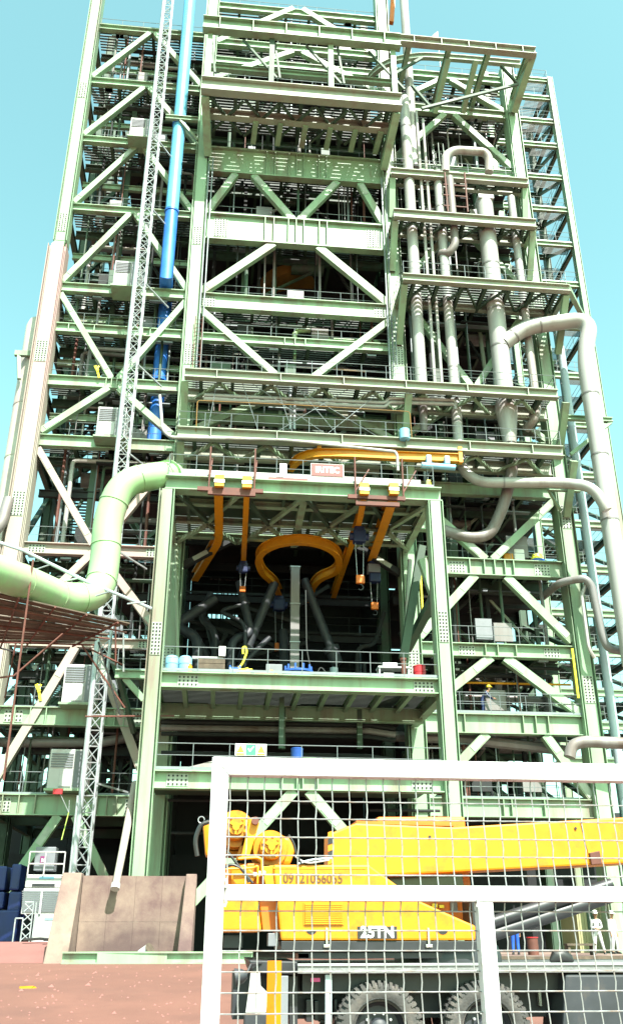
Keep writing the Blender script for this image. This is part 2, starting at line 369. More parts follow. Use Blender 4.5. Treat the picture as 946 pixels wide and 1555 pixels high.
# reactor shaft and the dark plant round it, deep inside
k = MB(); rx, ry = XM, YM+9.5
prof = [(27, 2.6), (30, 3.9), (46, 3.9), (47, 4.4), (48, 4.4), (49, 3.4), (58, 3.0), (66, 2.4)]
k.tube([(rx, ry, z) for z, r in prof], [r for z, r in prof], 28); k.build('reactor_shell', 'deep', ct, True)
for z in (31, 36, 41):
    MB().tube([(rx, ry, z), (rx, ry, z+.25)], 4.1, 28).build('reactor_band', 'inner', ct, True)
MB().tube([(rx, YM+5.6, z_of(440, 440, YM+5.6)), (rx-.2, YM+5.6, z_of(440, 429, YM+5.6)), (rx-.2, YM+5.6, z_of(440, 421, YM+5.6))], [1.95, 1.95, 1.3], 24).build('yellow_hood', 'dullyellow', ct, True, label='dull yellow round hood half hidden in the shade behind the railing')
for px in (428, 452):
    p = at(px, 412, YM+5.6); MB().tube([p, p+Vector((0, 0, 6))], .12, 8).build('hood_pipe', 'rust', ct, True)
# back wall of plates with gaps and window strips, deep in the shade of the hoist hall
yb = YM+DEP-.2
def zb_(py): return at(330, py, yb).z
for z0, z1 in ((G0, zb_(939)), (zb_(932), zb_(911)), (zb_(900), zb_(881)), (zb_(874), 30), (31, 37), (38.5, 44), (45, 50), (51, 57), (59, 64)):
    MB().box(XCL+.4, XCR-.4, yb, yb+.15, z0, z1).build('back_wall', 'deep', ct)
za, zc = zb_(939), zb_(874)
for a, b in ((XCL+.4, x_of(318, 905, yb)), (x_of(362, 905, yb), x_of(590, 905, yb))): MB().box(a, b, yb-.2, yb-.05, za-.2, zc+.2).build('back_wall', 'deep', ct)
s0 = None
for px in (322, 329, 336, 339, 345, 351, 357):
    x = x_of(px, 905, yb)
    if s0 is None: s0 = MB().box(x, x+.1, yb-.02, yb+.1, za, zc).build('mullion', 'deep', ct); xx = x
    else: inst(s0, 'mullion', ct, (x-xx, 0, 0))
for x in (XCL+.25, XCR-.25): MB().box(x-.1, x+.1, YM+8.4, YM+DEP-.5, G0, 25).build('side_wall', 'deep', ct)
# light piping loops at the railings, inside the middle bay
for pts, r, m in ((((447, 530), (447, 502), (495, 502), (495, 516), (575, 520), (575, 530)), .17, 'duct'), (((448, 530), (446, 575)), .12, 'duct')):
    MB().tube(smooth_path([at(x, y, YM+1.6) for x, y in pts], .5), r, 10).build('service_pipe', m, ct, True)
MB().tube([at(450, 556, YM+1.5), at(555, 564, YM+1.5)], .07, 8).build('gas_pipe', 'monorail', ct, True)
for px in (441, 447):
    MB().tube([at(px, 585, YM-1.2), at(px, 652, YM-1.2)], .09, 8).build('vent_pipe', 'galv', ct, True)
for py in (621, 629): MB().tube([at(433, py, YM-1.2), at(463, py+1, YM-1.2)], .07, 8).build('vent_arm', 'galv', ct, True)
# thin vertical conduits on the columns
for px, py0, py1 in ((324, 240, 640), (579, 270, 600), (318, 250, 560), (585, 280, 600)):
    a = at(px, py0, YM-.5); b = at(px, py1, YM-.5); MB().tube([(a.x, YM-.5, b.z), (a.x, YM-.5, a.z)], .05, 6).build('conduit', 'rail', ct)
for px in (303, 594):
    a = at(px, 480, YM-.75); b = at(px, 560, YM-.75); k = MB()
    for s in (-.22, .22): k.tube([(a.x+s, YM-.75, b.z), (a.x+s, YM-.75, a.z)], .03, 5)
    z = b.z
    while z < a.z: k.tube([(a.x-.22, YM-.75, z), (a.x+.22, YM-.75, z)], .02, 4); z += .3
    k.build('ladder', 'rust' if px < 400 else 'rail', ct)
# projecting crane gallery at the top of the middle bay
YP = YM-4.2
def gallery_beam(x0, x1, px, yt, yb, Y, wd=.5, m='gallery', n=0, root=ct, splices=()):
    zt, zb = z_of(px, yt, Y), z_of(px, yb, Y)
    st = [x0+(x1-x0)*(i+.5)/n for i in range(n)] if n else ()
    return hbeam(root, x0, x1, Y, zt, zb, wd, m, st, splices), zt, zb
gx0, gx1 = x_of(309, 35, YP), x_of(812, 78, YP); gxm = x_of(607, 60, YP)
_, zP1, zP1b = gallery_beam(gx0, gxm, 310, 28, 46, YP, .6, m='steel', n=6)
hbeam(ct, gxm+.01, gx1, YP, zP1-.004, zP1-(zP1-zP1b)*.58, .5, 'gallery', stiff=[gxm+(gx1-gxm)*(i+.5)/5 for i in range(5)])
gx0b, gxmb = x_of(306, 130, YP), x_of(609, 150, YP)
_, zP2, zP2b = gallery_beam(gx0b, gxmb, 307, 120, 139, YP, .6, n=0)
_, zP3, zP3b = gallery_beam(gx0b+.3, gxmb-.4, 310, 166, 177, YM-2.4, .45)
for x, m in ((gx0b+.35, 'steel'), (x_of(413, 90, YP), 'steel2'), (x_of(503, 100, YP), 'steel'), (gxmb-.35, 'steel')):
    MB().ibeam((x, YP+.3, zP2), (x, YP+.3, zP1b), .35, .35, .04, .04, Yv).build('gallery_post', m, ct)
for x in (gx0b+.3, gxmb-.3):      # raking end brackets down to the columns
    MB().bar((x, YP+.35, zP2b), (x+(.25 if x < 0 else -.35), YM-.5, z_of(590, 266, YM)), .5, .5).build('bracket', 'steel', ct)
    MB().ibeam((x, YP, (zP2+zP2b)/2-.03), (x, YM, (zP2+zP2b)/2-.03), .4, .7).build('cantilever_beam', 'steel', ct)
for i in range(9):                # joists between front gallery beam and facade
    x = gx0b+.8+i*(gxmb-gx0b-1.6)/8
    MB().ibeam((x, YP+.2, zP2-.5), (x, YM, zP2-.5), .25, .5, .04, .04).build('gallery_joist', 'steel2', ct)
for i in range(6):                # hanging raking struts
    x = x_of(388+i*38, 200, YM-2.4); MB().bar((x, YM-2.4, zP3b), (x-.1, YM-.6, cz[3][0]+.2), .35, .3).build('hanging_strut', 'steel', ct)
for i in range(5):
    xa = gx0b+.6+i*2.35; MB().bar((xa, YP+.5, zP2b+.15), (xa+2.2, YM-.8, zP2b+.15), .16, .16).build('plan_brace', 'steel2', ct)
    MB().bar((xa+2.2, YP+.5, zP2b-.02), (xa, YM-.8, zP2b-.02), .16, .16).build('plan_brace', 'steel2', ct)
grating(ct, gx0b+.3, gxmb-.3, YP+.35, YM-.6, zP2+.06)
guardrail(ct, [(gx0b+.3, YM-.7, zP2+.06), (gx0b+.3, YP+.4, zP2+.06), (gxmb-.3, YP+.4, zP2+.06), (gxmb-.3, YM-.7, zP2+.06)])
grating(ct, XCL+.5, XCR-.5, YM-2.2, YM-.6, zP3+.05)
for i in range(6):
    xa = gx0+.6+i*2.2; MB().bar((xa, YP+.4, zP1b-.1-(i % 2)*0), (xa+(2 if i % 2 else -.0)+.4, YP+.4, zP2+1.2), .14, .14).build('gallery_brace', 'steel2', ct)
MB().ibeam((gx0+.3, YP+1.6, zP1-2.8), (gxmb, YP+1.6, zP1-2.8), .35, .45).build('gallery_tie', 'steel', ct)
for px, py, wpx, hpx in ((464, 121, 48, 17), (551, 122, 24, 12), (395, 121, 10, 12), (436, 123, 8, 12), (519, 136, 6, 14)):
    p = at(px, py, YP+.8); s = p.y/1372*1.15; o = MB().box(p.x-wpx*s/2, p.x+wpx*s/2, p.y-.3, p.y+.3, zP2+.07, zP2+.07+hpx*s*1.5)
    o.build('control_box', 'cab', ct, bevel=.03)
# roof runway continues right over the right bay, with a curved monorail under it
for i in range(4):
    x = gxm+.7+i*(gx1-gxm-1.2)/3; MB().ibeam((x, YP+.25, zP1-.4), (x, YM+1, zP1-.4), .3, .6).build('outrigger_beam', 'steel', ct)
ze = z_of(800, 90, YP)
zcm = z_of(700, 85, YP+1.5)
pts = [atz(x, y+5, zcm) for x, y in ((553, 132), (560, 112), (578, 96), (600, 86), (640, 80), (700, 84), (788, 92))]
k = MB(); pts = smooth_path(pts, .6, 3)
for a, b in zip(pts, pts[1:]): k.ibeam(a, b+(b-a)*.02, .32, .5)
k.build('curved_monorail', 'gallery', ct)
for px, py0, py1 in ((680, 90, 172), (722, 92, 172)):
    MB().bar(at(px, py0, YP+.6), at(px-20, py1, YM-.6), .35, .35).build('raking_strut', 'steel', ct)
MB().bar(at(808, 82, YP+.2), at(779, 170, YM-.6), .5, .5).build('raking_strut', 'steel', ct)
for a, b in (((600, 112), (640, 88)), ((625, 130), (655, 165)), ((760, 100), (786, 128)), ((640, 165), (786, 128))):
    MB().bar(at(*a, YP+.8), at(*b, YP+1.2), .18, .18).build('gallery_brace', 'steel2', ct)
# middle gallery fronts across middle and right bays
YG = YM-2.9
hx0, hx1 = x_of(281, 565, YG), x_of(845, 595, YG)
_, zH5, zH5b = gallery_beam(hx0, hx1, 280, 561, 574, YG, .45, n=6)
ix0, ix1 = x_of(270, 657, YG), x_of(853, 683, YG)
_, zH6, zH6b = gallery_beam(ix0, ix1, 280, 650, 666, YG, .5, n=6)
for z, a, b, zb_ in ((zH5, hx0, hx1, zH5b), (zH6, ix0, ix1, zH6b)):
    grating(ct, a, b, YG+.25, YM-.5, z+.05)
    guardrail(ct, [(a, YG+.1, z+.05), (b, YG+.1, z+.05), (b, YM-.6, z+.05)])
    for i in range(12):
        x = a+(b-a)*(i+.5)/12; MB().ibeam((x, YG+.2, z-.3), (x, YM-.4, z-.3), .2, .45, .03, .03).build('gallery_joist', 'steel2', ct)
    MB().ibeam((a, YM-.9, z-.45), (b, YM-.9, z-.45), .3, .8).build('gallery_back_beam', 'gallery', ct)
    for i in range(7):
        xa = a+.5+i*(b-a-1)/7; L_ = (b-a-1)/14
        MB().bar((xa, YM-.8, zb_-.1), (xa+L_, YG+.5, zb_+.1), .18, .18).build('plan_brace', 'steel', ct); MB().bar((xa+L_, YG+.5, zb_+.1), (xa+2*L_, YM-.8, zb_-.1), .18, .18).build('plan_brace', 'steel', ct)
    for x in (XCL, XCR, XR):
        MB().bar((x+.0, YG+.3, zb_), (x, YM-.5, zb_-2.6), .4, .35).build('bracket', 'steel', ct)
# twin water pipes with a bend, and the thin yellow gas line under the gallery
for dy in (0, 6):
    P = [at(310, 600+dy, YM-2.2), at(440, 606+dy, YM-2.2), at(585, 612+dy, YM-2.2), at(590, 605+dy, YM-2.2), at(655, 607+dy, YM-2.2), at(690, 608+dy, YM-2.2), at(692, 616+dy, YM-2.2)]
    MB().tube(smooth_path(P, .3, 4), .11, 8).build('water_pipe', 'clad', ct, True)
MB().tube(smooth_path([at(298, 655, YG-.1), at(300, 608, YG-.1), at(450, 615, YG-.1), at(622, 625, YG-.1), at(625, 664, YG-.1)], .2, 4), .028, 6).build('gas_pipe', 'dullyellow', ct)
P = [at(243, 600, YG-.3), at(247, 652, YG-.3), at(258, 664, YG-.3), at(430, 668, YG-.3), at(600, 686, YG-.6), at(603, 692, YG-.6), at(604, 715, YG-.6)]
MB().tube(smooth_path(P, .4, 5), .085, 8).build('white_pipe', 'clad', ct, True)
k = MB(); p = at(614, 660, YG-.3); k.tube([p-Vector((0, 0, .3)), p+Vector((0, 0, .3))], .3, 12); k.build('small_drum', 'drumblue', ct, True)
# ladder-like roof crane jib and tall post at the very top
p = at(615, 30, YM-1); MB().tube([(p.x, YM-1, zP1-9), (p.x, YM-1, ZT+2)], .33, 14).build('roof_stack', 'clad', ct, True)
p = at(595, 20, YM+1); MB().bar(p+Vector((-.1, 0, -1.2)), p+Vector((.25, 0, 3)), .35, .35).build('jib_post', 'orange', ct)

# ================================================================== LEFT BAY
lt = thing('tower_frame', ((XL+XCL)/2, YM, G0), 'left wing of the green plant tower, crossed by zigzag bracing behind the lattice mast', 'tower')
ZL = z_of(148, -60, YM)
zsp = z_of(92, 372, YM)
column(lt, XL, YM, zsp, ZL, .85, 'steel', [z_of(128, 145, YM), z_of(98, 345, YM)])
column(lt, XL-.1, YM, G0, zsp-.35, 1.15, 'dusty', [z_of(66, 540, YM), z_of(28, 770, YM)], dp=1.0)
k = MB(); k.hexa([(XL-.1-.39, YM-.5, zsp-.35), (XL-.1+.39, YM-.5, zsp-.35), (XL-.1+.39, YM+.5, zsp-.35), (XL-.1-.39, YM+.5, zsp-.35), (XL-.29, YM-.425, zsp), (XL+.29, YM-.425, zsp), (XL+.29, YM+.425, zsp), (XL-.29, YM+.425, zsp)])
k.build('column_taper', 'steel', lt)
for yy in (YM+7, YM+14): column(lt, XL, yy, G0, ZL, .6, 'steel2')
LB = [(156, 39, 46), (145, 120, 129), (130, 208, 217), (115, 311, 321), (101, 431, 444), (93, 492, 505), (81, 571, 586), (68, 661, 678), (44, 824, 841), (20, 966, 981), (10, 1073, 1101), (5, 1206, 1238)]
LZ = []
x0, x1 = XL+.45, XCL-.47
for i, (px, yt, yb_) in enumerate(LB):
    zt, zb = z_of(px, yt, YM), z_of(px, yb_, YM); LZ.append((zt, zb)); mt = 'dusty' if i in (8, 9) else 'steel'
    st = [x0+(x1-x0)*t for t in (.1, .2, .3, .68, .74, .8)] if i in (5, 10, 11) else ([x0+(x1-x0)*t for t in (.44, .48, .52, .56)] if i == 6 else ())
    hbeam(lt, x0, x1, YM, zt, zb, .4 if i < 10 else .5, mt, st, [x0+.7, x1-.7] if i > 7 else ())
for i, (a, b) in enumerate(((0, 1), (1, 2), (2, 3), (3, 4))):
    chevron(lt, XL, XCL, LZ[a][1]-.0, LZ[b][0]+.1, wd=.42, sp=.2)
def vdown(root, xl, xr, ztop, zbot, m='steel', wd=.42, sp=.2):
    xm = (xl+xr)/2; vee(root, xl+.45, ztop, xm-sp, zbot, m, wd); vee(root, xr-.45, ztop, xm+sp, zbot, m, wd)
vdown(lt, XL, XCL, LZ[4][1]-.2, LZ[6][0])
chevron(lt, XL, XCL, LZ[6][1], LZ[7][0]+.2, wd=.45, sp=.3)
vdown(lt, XL, XCL, LZ[7][1]-.2, LZ[8][0], 'dusty', .45)
chevron(lt, XL, XCL, LZ[8][1], LZ[9][0]+.2, 'dusty', .48, .3)
chevron(lt, XL, XCL, LZ[9][1], LZ[11][0]+.1, 'dusty', .5, .5)
chevron(lt, XL, XCL, LZ[11][1], G0+.3, 'steel', .5, .4)
for i, (zt, zb) in enumerate(LZ):
    y1 = YM+14 if i < 8 else YM+DEP
    grating(lt, XL+.3, XCL-.3, YM+.3, YM+2.2, zt)
    MB().box(XL+3.2, XCL-.3, YM+2.25, y1, zt-.05, zt).build('floor_plate', 'inner', lt)
    if i % 2: grating(lt, XL+.3, XL+2.2, YM+7, YM+14, zt, .2, .3)
    joists(lt, XL+.3, XCL-.3, YM+.3, YM+7, zt-.06, 1.9, .35)
    for yy in (YM+2.4, YM+7, YM+14):
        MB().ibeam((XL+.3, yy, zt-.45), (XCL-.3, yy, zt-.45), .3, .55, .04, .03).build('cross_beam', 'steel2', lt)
    MB().ibeam((XL, YM+.5, zt-.35), (XL, YM+14, zt-.35), .3, .6, .04, .03).build('side_beam', 'steel2', lt)
    guardrail(lt, [(x0, YM+.25, zt+.02), (x1, YM+.25, zt+.02)])
    if i not in (0,): guardrail(lt, [(x0, YM+7, zt+.02), (x1, YM+7, zt+.02)], posts=True)
    clutter(lt, XL+2.5, XCL, zt, 6, 3.0, YM+2.5, YM+11)
    if i < len(LZ)-1:      # bracing seen end-on along the outer side, and an inner secondary beam half way
        zn = LZ[i+1][0]; MB().bar((XL, YM+.6, zn), (XL, YM+6.8, zb), .25, .25).build('side_brace', 'steel2', lt)
        MB().bar((XL, YM+13.8, zn), (XL, YM+7.2, zb), .25, .25).build('side_brace', 'steel2', lt)
        MB().bar((XL+.4, YM+7, zn+.1), (XM*0+(XL+XCL)/2, YM+7, zb), .3, .3).build('inner_brace', 'steel2', lt)
        MB().bar((XCL-.4, YM+7, zn+.1), ((XL+XCL)/2, YM+7, zb), .3, .3).build('inner_brace', 'steel2', lt)
        zm = (zt+zn)/2; MB().ibeam((XL+.4, YM+1.9, zn+(zt-zn)*.58), (XCL-.4, YM+1.9, zn+(zt-zn)*.58), .25, .45, .04, .03).build('secondary_beam', 'steel' if i < 7 else 'inner', lt)
        MB().ibeam((XL+3.4, YM+2.0, zn), (XL+3.4, YM+2.0, zt), .35, .35, .04, .04, Yv).build('inner_post', 'steel2', lt)
k = MB()
for a, b in ((G0, LZ[10][0]-1.5), (LZ[10][0], LZ[9][0]-2.2), (LZ[9][0], LZ[8][0]-3)): k.box(XL+2.6, XCL+3, YM+15, YM+15.2, a, b)
k.build('back_wall', 'deep', lt)
MB().box(XL+3.0, XCL-.5, YM+14.2, YM+14.4, LZ[7][0], LZ[0][0]).build('back_wall', 'deep', lt)
# bracket platform between the left wing and the front hoist bay
zp = z_of(200, 1018, YM-3.5)
xa, xb = x_of(176, 1018, YM-3.5), x_of(232, 1018, YM-3.5)
MB().ibeam((xa, YM-3.5, zp-.2), (xb+.3, YM-3.5, zp-.2), .3, .42).build('gallery_beam', 'steel', lt)
grating(lt, xa, xb+.4, YM-3.3, YM-.6, zp)
guardrail(lt, [(xa+.05, YM-3.4, zp), (xb, YM-3.4, zp)])
MB().bar(at(190, 1030, YM-3.4), at(219, 1063, YM-3.4), .28, .28).build('bracket', 'steel', lt)
for px in (182, 215): p = at(px, 1030, YM-2); MB().bar(p, p+Vector((.8, 1.4, -2.4)), .22, .22).build('bracket', 'steel2', lt)
MB().tube([at(0, 1127, YM+1.2), at(150, 1128, YM+1.2), at(240, 1112, YM+1.2)], .26, 10).build('service_pipe', 'clad2', lt, True)
for a, b in (((140, 905), (205, 1105)), ((170, 1040), (212, 1160))): MB().bar(at(*a, YM+.8), at(*b, YM+.8), .3, .3).build('inner_brace', 'steel2', lt)

# ================================================================== RIGHT BAY
rt = thing('tower_frame', ((XCR+XR)/2, YM, G0), 'right wing of the green plant tower, with stacked pipe galleries and white risers in front', 'tower')
ZR = z_of(764, 108, YM)
column(rt, XR, YM, G0, ZR, .95, 'steel', [z_of(858, 790, YM), z_of(886, 1050, YM), z_of(815, 460, YM)])
for yy in (YM+9, YM+18): column(rt, XR, yy, G0, ZR, .6, 'steel2')
x0, x1 = XCR+.47, XR-.47
RB = [(764, 121, 130), (766, 172, 183), (771, 262, 272), (760, 342, 352), (700, 446, 456), (700, 586, 600), (700, 668, 684), (690, 735, 752), (673, 848, 873), (679, 977, 997), (690, 1084, 1114), (696, 1212, 1241)]
RZ = []
for i, (px, yt, yb_) in enumerate(RB):
    zt, zb = z_of(px, yt, YM), z_of(px, yb_, YM); RZ.append((zt, zb))
    st = {8: (.36, .46, .53, .6, .66), 9: (.42, .5, .62), 10: (.25, .62, .7, .78), 11: (.45, .5, .7)}.get(i, ())
    hbeam(rt, x0, x1, YM, zt, zb, .42 if i < 8 else .55, stiff=[x0+(x1-x0)*t for t in st], splices={8: [x0+2.4, x1-1.2], 9: [x0+2.6, x1-1.2], 10: []}.get(i, ()))
chevron(rt, XCR, XR, RZ[0][1], RZ[1][0], wd=.42); chevron(rt, XCR, XR, RZ[1][1], RZ[2][0]+.4, wd=.48)
chevron(rt, XCR, XR, RZ[3][1], RZ[4][0]+.3, 'steel', .45); vdown(rt, XCR, XR, RZ[4][1], RZ[5][0], 'steel', .45); chevron(rt, XCR, XR, RZ[5][1], RZ[6][0]+.2, 'steel', .45)
vdown(rt, XCR, XR, RZ[7][1]-.1, RZ[8][0], 'steel', .5); chevron(rt, XCR, XR, RZ[8][1], RZ[9][0]+.3, 'steel', .55, .9)
chevron(rt, XCR, XR, RZ[9][1], RZ[10][0]+.1, 'steel', .58, .4)
vee(rt, x_of(826, 1114, YM), RZ[10][1], XR-.4, RZ[11][0], 'steel', .55); vee(rt, x_of(738, 1114, YM), RZ[10][1], XCR+.4, RZ[11][0], 'steel', .55)
for i, (zt, zb) in enumerate(RZ):
    grating(rt, XCR+.3, XR-.3, YM+.3, YM+2.2, zt)
    MB().box(XCR+.3, XR-.3, YM+2.25, YM+18, zt-.05, zt).build('floor_plate', 'inner', rt)
    joists(rt, XCR+.3, XR-.3, YM+.3, YM+8, zt-.06, 1.6, .4)
    for yy in (YM+2.8, YM+6, YM+9, YM+18): MB().ibeam((XCR+.3, yy, zt-.5), (XR-.3, yy, zt-.5), .3, .6, .04, .03).build('cross_beam', 'steel2' if yy < YM+5 else 'inner', rt)
    if i not in (2, 3): guardrail(rt, [(x0, YM+.25, zt+.02), (x1, YM+.25, zt+.02)])
    clutter(rt, XCR, XR, zt, 7, 3.0, YM+2.6, YM+10)
    if i < len(RZ)-1:
        zn = RZ[i+1][0]
        MB().bar((XCR+.4, YM+9, zn+.1), ((XCR+XR)/2, YM+9, zb), .3, .3).build('inner_brace', 'steel2', rt); MB().bar((XR-.4, YM+9, zn+.1), ((XCR+XR)/2, YM+9, zb), .3, .3).build('inner_brace', 'steel2', rt)
        MB().bar((XR, YM+.6, zn), (XR, YM+8.8, zb), .25, .25).build('side_brace', 'steel2', rt)
        MB().ibeam((XCR+3.2, YM+2.6, zn), (XCR+3.2, YM+2.6, zt), .35, .35, .04, .04, Yv).build('inner_post', 'steel2', rt)
k = MB()
for a, b in ((G0, RZ[10][0]-1), (RZ[10][0], RZ[9][0]-2.0), (RZ[9][0]+2.2, RZ[8][0]-.8), (RZ[8][0], RZ[7][0]-.5), (RZ[7][0], RZ[1][0])): k.box(XCR+.2, XR-.4, YM+17.2, YM+17.4, a, b)
k.build('back_wall', 'deep', rt)  # dark plates added to shut out bright sky gaps behind this wing
def pipe_gallery(px0, px1, pyr, yt, yb_, Y, brk=True, rail=True, name='gallery_beam'):
    x0, x1 = x_of(px0, yt, Y), x_of(px1, yt+15, Y); zt, zb = z_of(pyr, yt, Y), z_of(pyr, yb_, Y)
    hbeam(rt, x0, x1, Y, zt, zb, .4, 'gallery', name=name); MB().ibeam((x0+.3, YM-.7, (zt+zb)/2), (x1-.3, YM-.7, (zt+zb)/2), .3, (zt-zb)*.9).build('gallery_back_beam', 'gallery', rt)
    grating(rt, x0+.1, x1-.1, Y+.25, YM-.5, zt+.05)
    for i in range(7):
        x = x0+(x1-x0)*(i+.5)/7; MB().ibeam((x, Y+.2, zt-.3), (x, YM-.5, zt-.3), .18, .4, .03, .03).build('gallery_joist', 'steel2', rt)
    for i in range(4):
        L_ = (x1-x0-.6)/8; xa = x0+.3+2*i*L_
        MB().bar((xa, YM-.8, zb+.12), (xa+L_, Y+.3, zb+.12), .14, .14).build('plan_brace', 'steel2', rt); MB().bar((xa+L_, Y+.3, zb+.12), (xa+2*L_, YM-.8, zb+.12), .14, .14).build('plan_brace', 'steel2', rt)
    for x in (x0+.15, x1-.15):
        MB().ibeam((x, Y, (zt+zb)/2-.02), (x, YM, (zt+zb)/2-.02), .3, (zt-zb)*.8).build('cantilever_beam', 'steel', rt)
        if brk: MB().bar((x, Y+.3, zb), (x+(.3 if x > XM+8 else -.1)*0, YM-.5, zb-2.8), .4, .32).build('bracket', 'steel', rt)
    if rail: guardrail(rt, [(x0+.1, YM-.6, zt+.06), (x0+.1, Y+.1, zt+.06), (x1-.1, Y+.1, zt+.06), (x1-.1, YM-.6, zt+.06)], step=1.3)
    return x0, x1, zt
pipe_gallery(593, 800, 593, 257, 266, YM-1.6); pipe_gallery(597, 812, 597, 319, 331, YM-2.4, rail=False); pipe_gallery(611, 863, 611, 417, 427, YM-3.2)
MB().bar(at(863, 440, YM-3.2), at(889, 490, YM+1), .3, .3).build('raking_strut', 'steel', rt)
p = at(668, 262, YM-1.4)
k = MB()
for s in range(7):
    a = 2*pi*s/7; k.bar(p+Vector((.42*cos(a), .42*sin(a), .3)), p+Vector((.42*cos(a), .42*sin(a), 2.4)), .05, .02)
for z in (.4, 1.0, 1.6, 2.3): k.tube([p+Vector((.42*cos(2*pi*s/12), .42*sin(2*pi*s/12), z)) for s in range(13)], .025, 4)
k.build('ladder_cage', 'steel2', rt)
for px in (675, 705):
    MB().tube([at(px, 262, YM-1.9), at(px+5, 322, YM-1.9)], .06, 6).build('scaffold_tube', 'rust', rt)
for py in (280, 296, 312): MB().tube([at(673, py, YM-1.9), at(709, py+3, YM-1.9)], .05, 6).build('scaffold_tube', 'rust', rt)
# bracket beam that steadies the outer riser
p0, p1 = at(851, 634, YM-1.4), at(928, 634, YM-1.4)
MB().ibeam(p0, (p1.x, p0.y, p0.z), .3, .3).build('bracket_beam', 'steel', rt); MB().bar((p1.x-.1, p0.y, p0.z-.15), at(866, 690, YM-1.0), .2, .2).build('bracket', 'steel', rt)
p0, p1 = at(831, 742, YM-1.4), at(880, 745, YM-1.4)
MB().ibeam(p0, (p1.x, p0.y, p0.z), .25, .25).build('bracket_beam', 'steel', rt); MB().bar(p0, at(851, 776, YM-.6), .15, .15).build('bracket', 'steel', rt)
# small pipes and lines in the shaded right bay
for pts, r, m in ((((600, 1118), (700, 1122), (860, 1140)), .28, 'clad2'), (((690, 1010), (850, 1016)), .1, 'inner'), (((672, 1036), (866, 1040)), .06, 'monorail')):
    MB().tube([at(x, y, YM+1.0) for x, y in pts], r, 8).build('service_pipe', m, rt, True)
a, b = at(868, 985, YM-.7), at(876, 1060, YM-.7); MB().tube([(a.x, a.y, b.z), a], .07, 8).build('yellow_pipe', 'signyellow', rt, True)
zl = RZ[10][0]
guardrail(rt, [(x0+.3, YM-.25, zl+.02), (x1, YM-.25, zl+.02)], step=1.6)

# ================================================================== FRONT HOIST BAY
fx0, fx1 = -2.87, 10.15
hb = thing('hoist_bay_frame', ((fx0+fx1)/2, YF, G0), 'green portal frame projecting before the tower, red lettered plate on its top edge', 'portal frame')
zFt, zFb = z_of(253, 725, YF), z_of(253, 746, YF)
for x, pp in ((fx0, (973,)), (fx1, (955,))):
    column(hb, x, YF, G0, zFb-.02, .72, 'steel', [z_of(238 if x < 0 else 668, q, YF) for q in pp], dp=.7)
hbeam(hb, x_of(252, 735, YF), x_of(668, 752, YF), YF, zFt, zFb, .7, stiff=(), splices=())
zPl = z_of(258, 706, YF+.5)
MB().box(x_of(257, 715, YF+.5), x_of(640, 730, YF+.5), YF+.75, YF+.8, zFt, zPl-.05).build('parapet_plate', 'cab', hb)
MB().box(fx0, fx1, YF+.9, YM-3.2, zFt-.03, zFt+.02).build('roof_plate', 'steel2', hb); grating(hb, fx0, fx1, YM-3.1, YM-.6, zFt+.02, .16, .1)
guardrail(hb, [(fx0, YM-.7, zFt+.02), (fx0, YF-.25, zFt+.02), (fx1, YF-.25, zFt+.02), (fx1, YM-.7, zFt+.02)], h=1.15, step=1.35)
for x in (fx0, XM, fx1): MB().ibeam((x, YF+.36, zFt-.27), (x, YM-.5, zFt-.27), .35, .42).build('roof_beam', 'steel', hb)
for y in (YF+2.2, YF+4.4, YF+6.4): MB().ibeam((fx0+.2, y, zFt-.23), (fx1-.2, y, zFt-.23), .3, .32).build('roof_beam', 'steel', hb)
for i in range(8):
    x = fx0+.9+i*1.6
    MB().ibeam((x, YF+.4, zFt-.2), (x, YM-.6, zFt-.2), .15, .28, .03, .03).build('roof_joist', 'steel2', hb)
for i in range(4):
    xa = fx0+.3+i*3.2; MB().bar((xa, YF+.5, zFt-.45), (xa+1.6, YF+4, zFt-.45), .2, .2).build('plan_brace', 'steel2', hb); MB().bar((xa+1.6, YF+4, zFt-.45), (xa+3.2, YF+.5, zFt-.45), .2, .2).build('plan_brace', 'steel', hb)
    MB().bar((xa, YM-.8, zFt-.45), (xa+1.6, YF+4.4, zFt-.45), .2, .2).build('plan_brace', 'steel', hb); MB().bar((xa+1.6, YF+4.4, zFt-.45), (xa+3.2, YM-.8, zFt-.45), .2, .2).build('plan_brace', 'steel', hb)
# inner crane rail girders seen under the roof
for px, py, pw in ((580, 792, 62), (275, 800, 60)):
    p = at(px, py, YM-.9); MB().ibeam((p.x, YM-.9, p.z), (p.x+pw/23, YM-.9, p.z), .5, .9).build('corbel_beam', 'steel', hb)
    q = p+Vector((pw/23*.75, -.3, .45)); MB().tube([q, q+Vector((0, 0, 1.0)), q+Vector((0, 0, 1.02)), q+Vector((0, 0, 1.3))], [.3, .3, .5, .5], 12).build('spring_hanger', 'duct', hb, True)
# working floor
zW, zWb = z_of(242, 1021, YF), z_of(242, 1045, YF)
hbeam(hb, fx0+.36, fx1-.36, YF, zW, zWb, .6, splices=[fx0+1.5, fx1-1.0])
grating(hb, fx0, fx1, YF+.35, YM-.5, zW+.02, .2, .05)
joists(hb, fx0, fx1, YF+.3, YM-.5, zW-.06, 1.2, .4, 'steel')
MB().ibeam((fx0, YM-2.6, zW-.6), (fx1, YM-2.6, zW-.6), .35, .7).build('cross_beam', 'steel', hb)
guardrail(hb, [(fx0+.36, YF-.25, zW+.02), (fx1-.36, YF-.25, zW+.02)], step=1.55)
for x in (fx0, fx1): MB().ibeam((x, YF+.36, zW-.35), (x, YM-.5, zW-.35), .4, .7).build('side_beam', 'steel', hb)
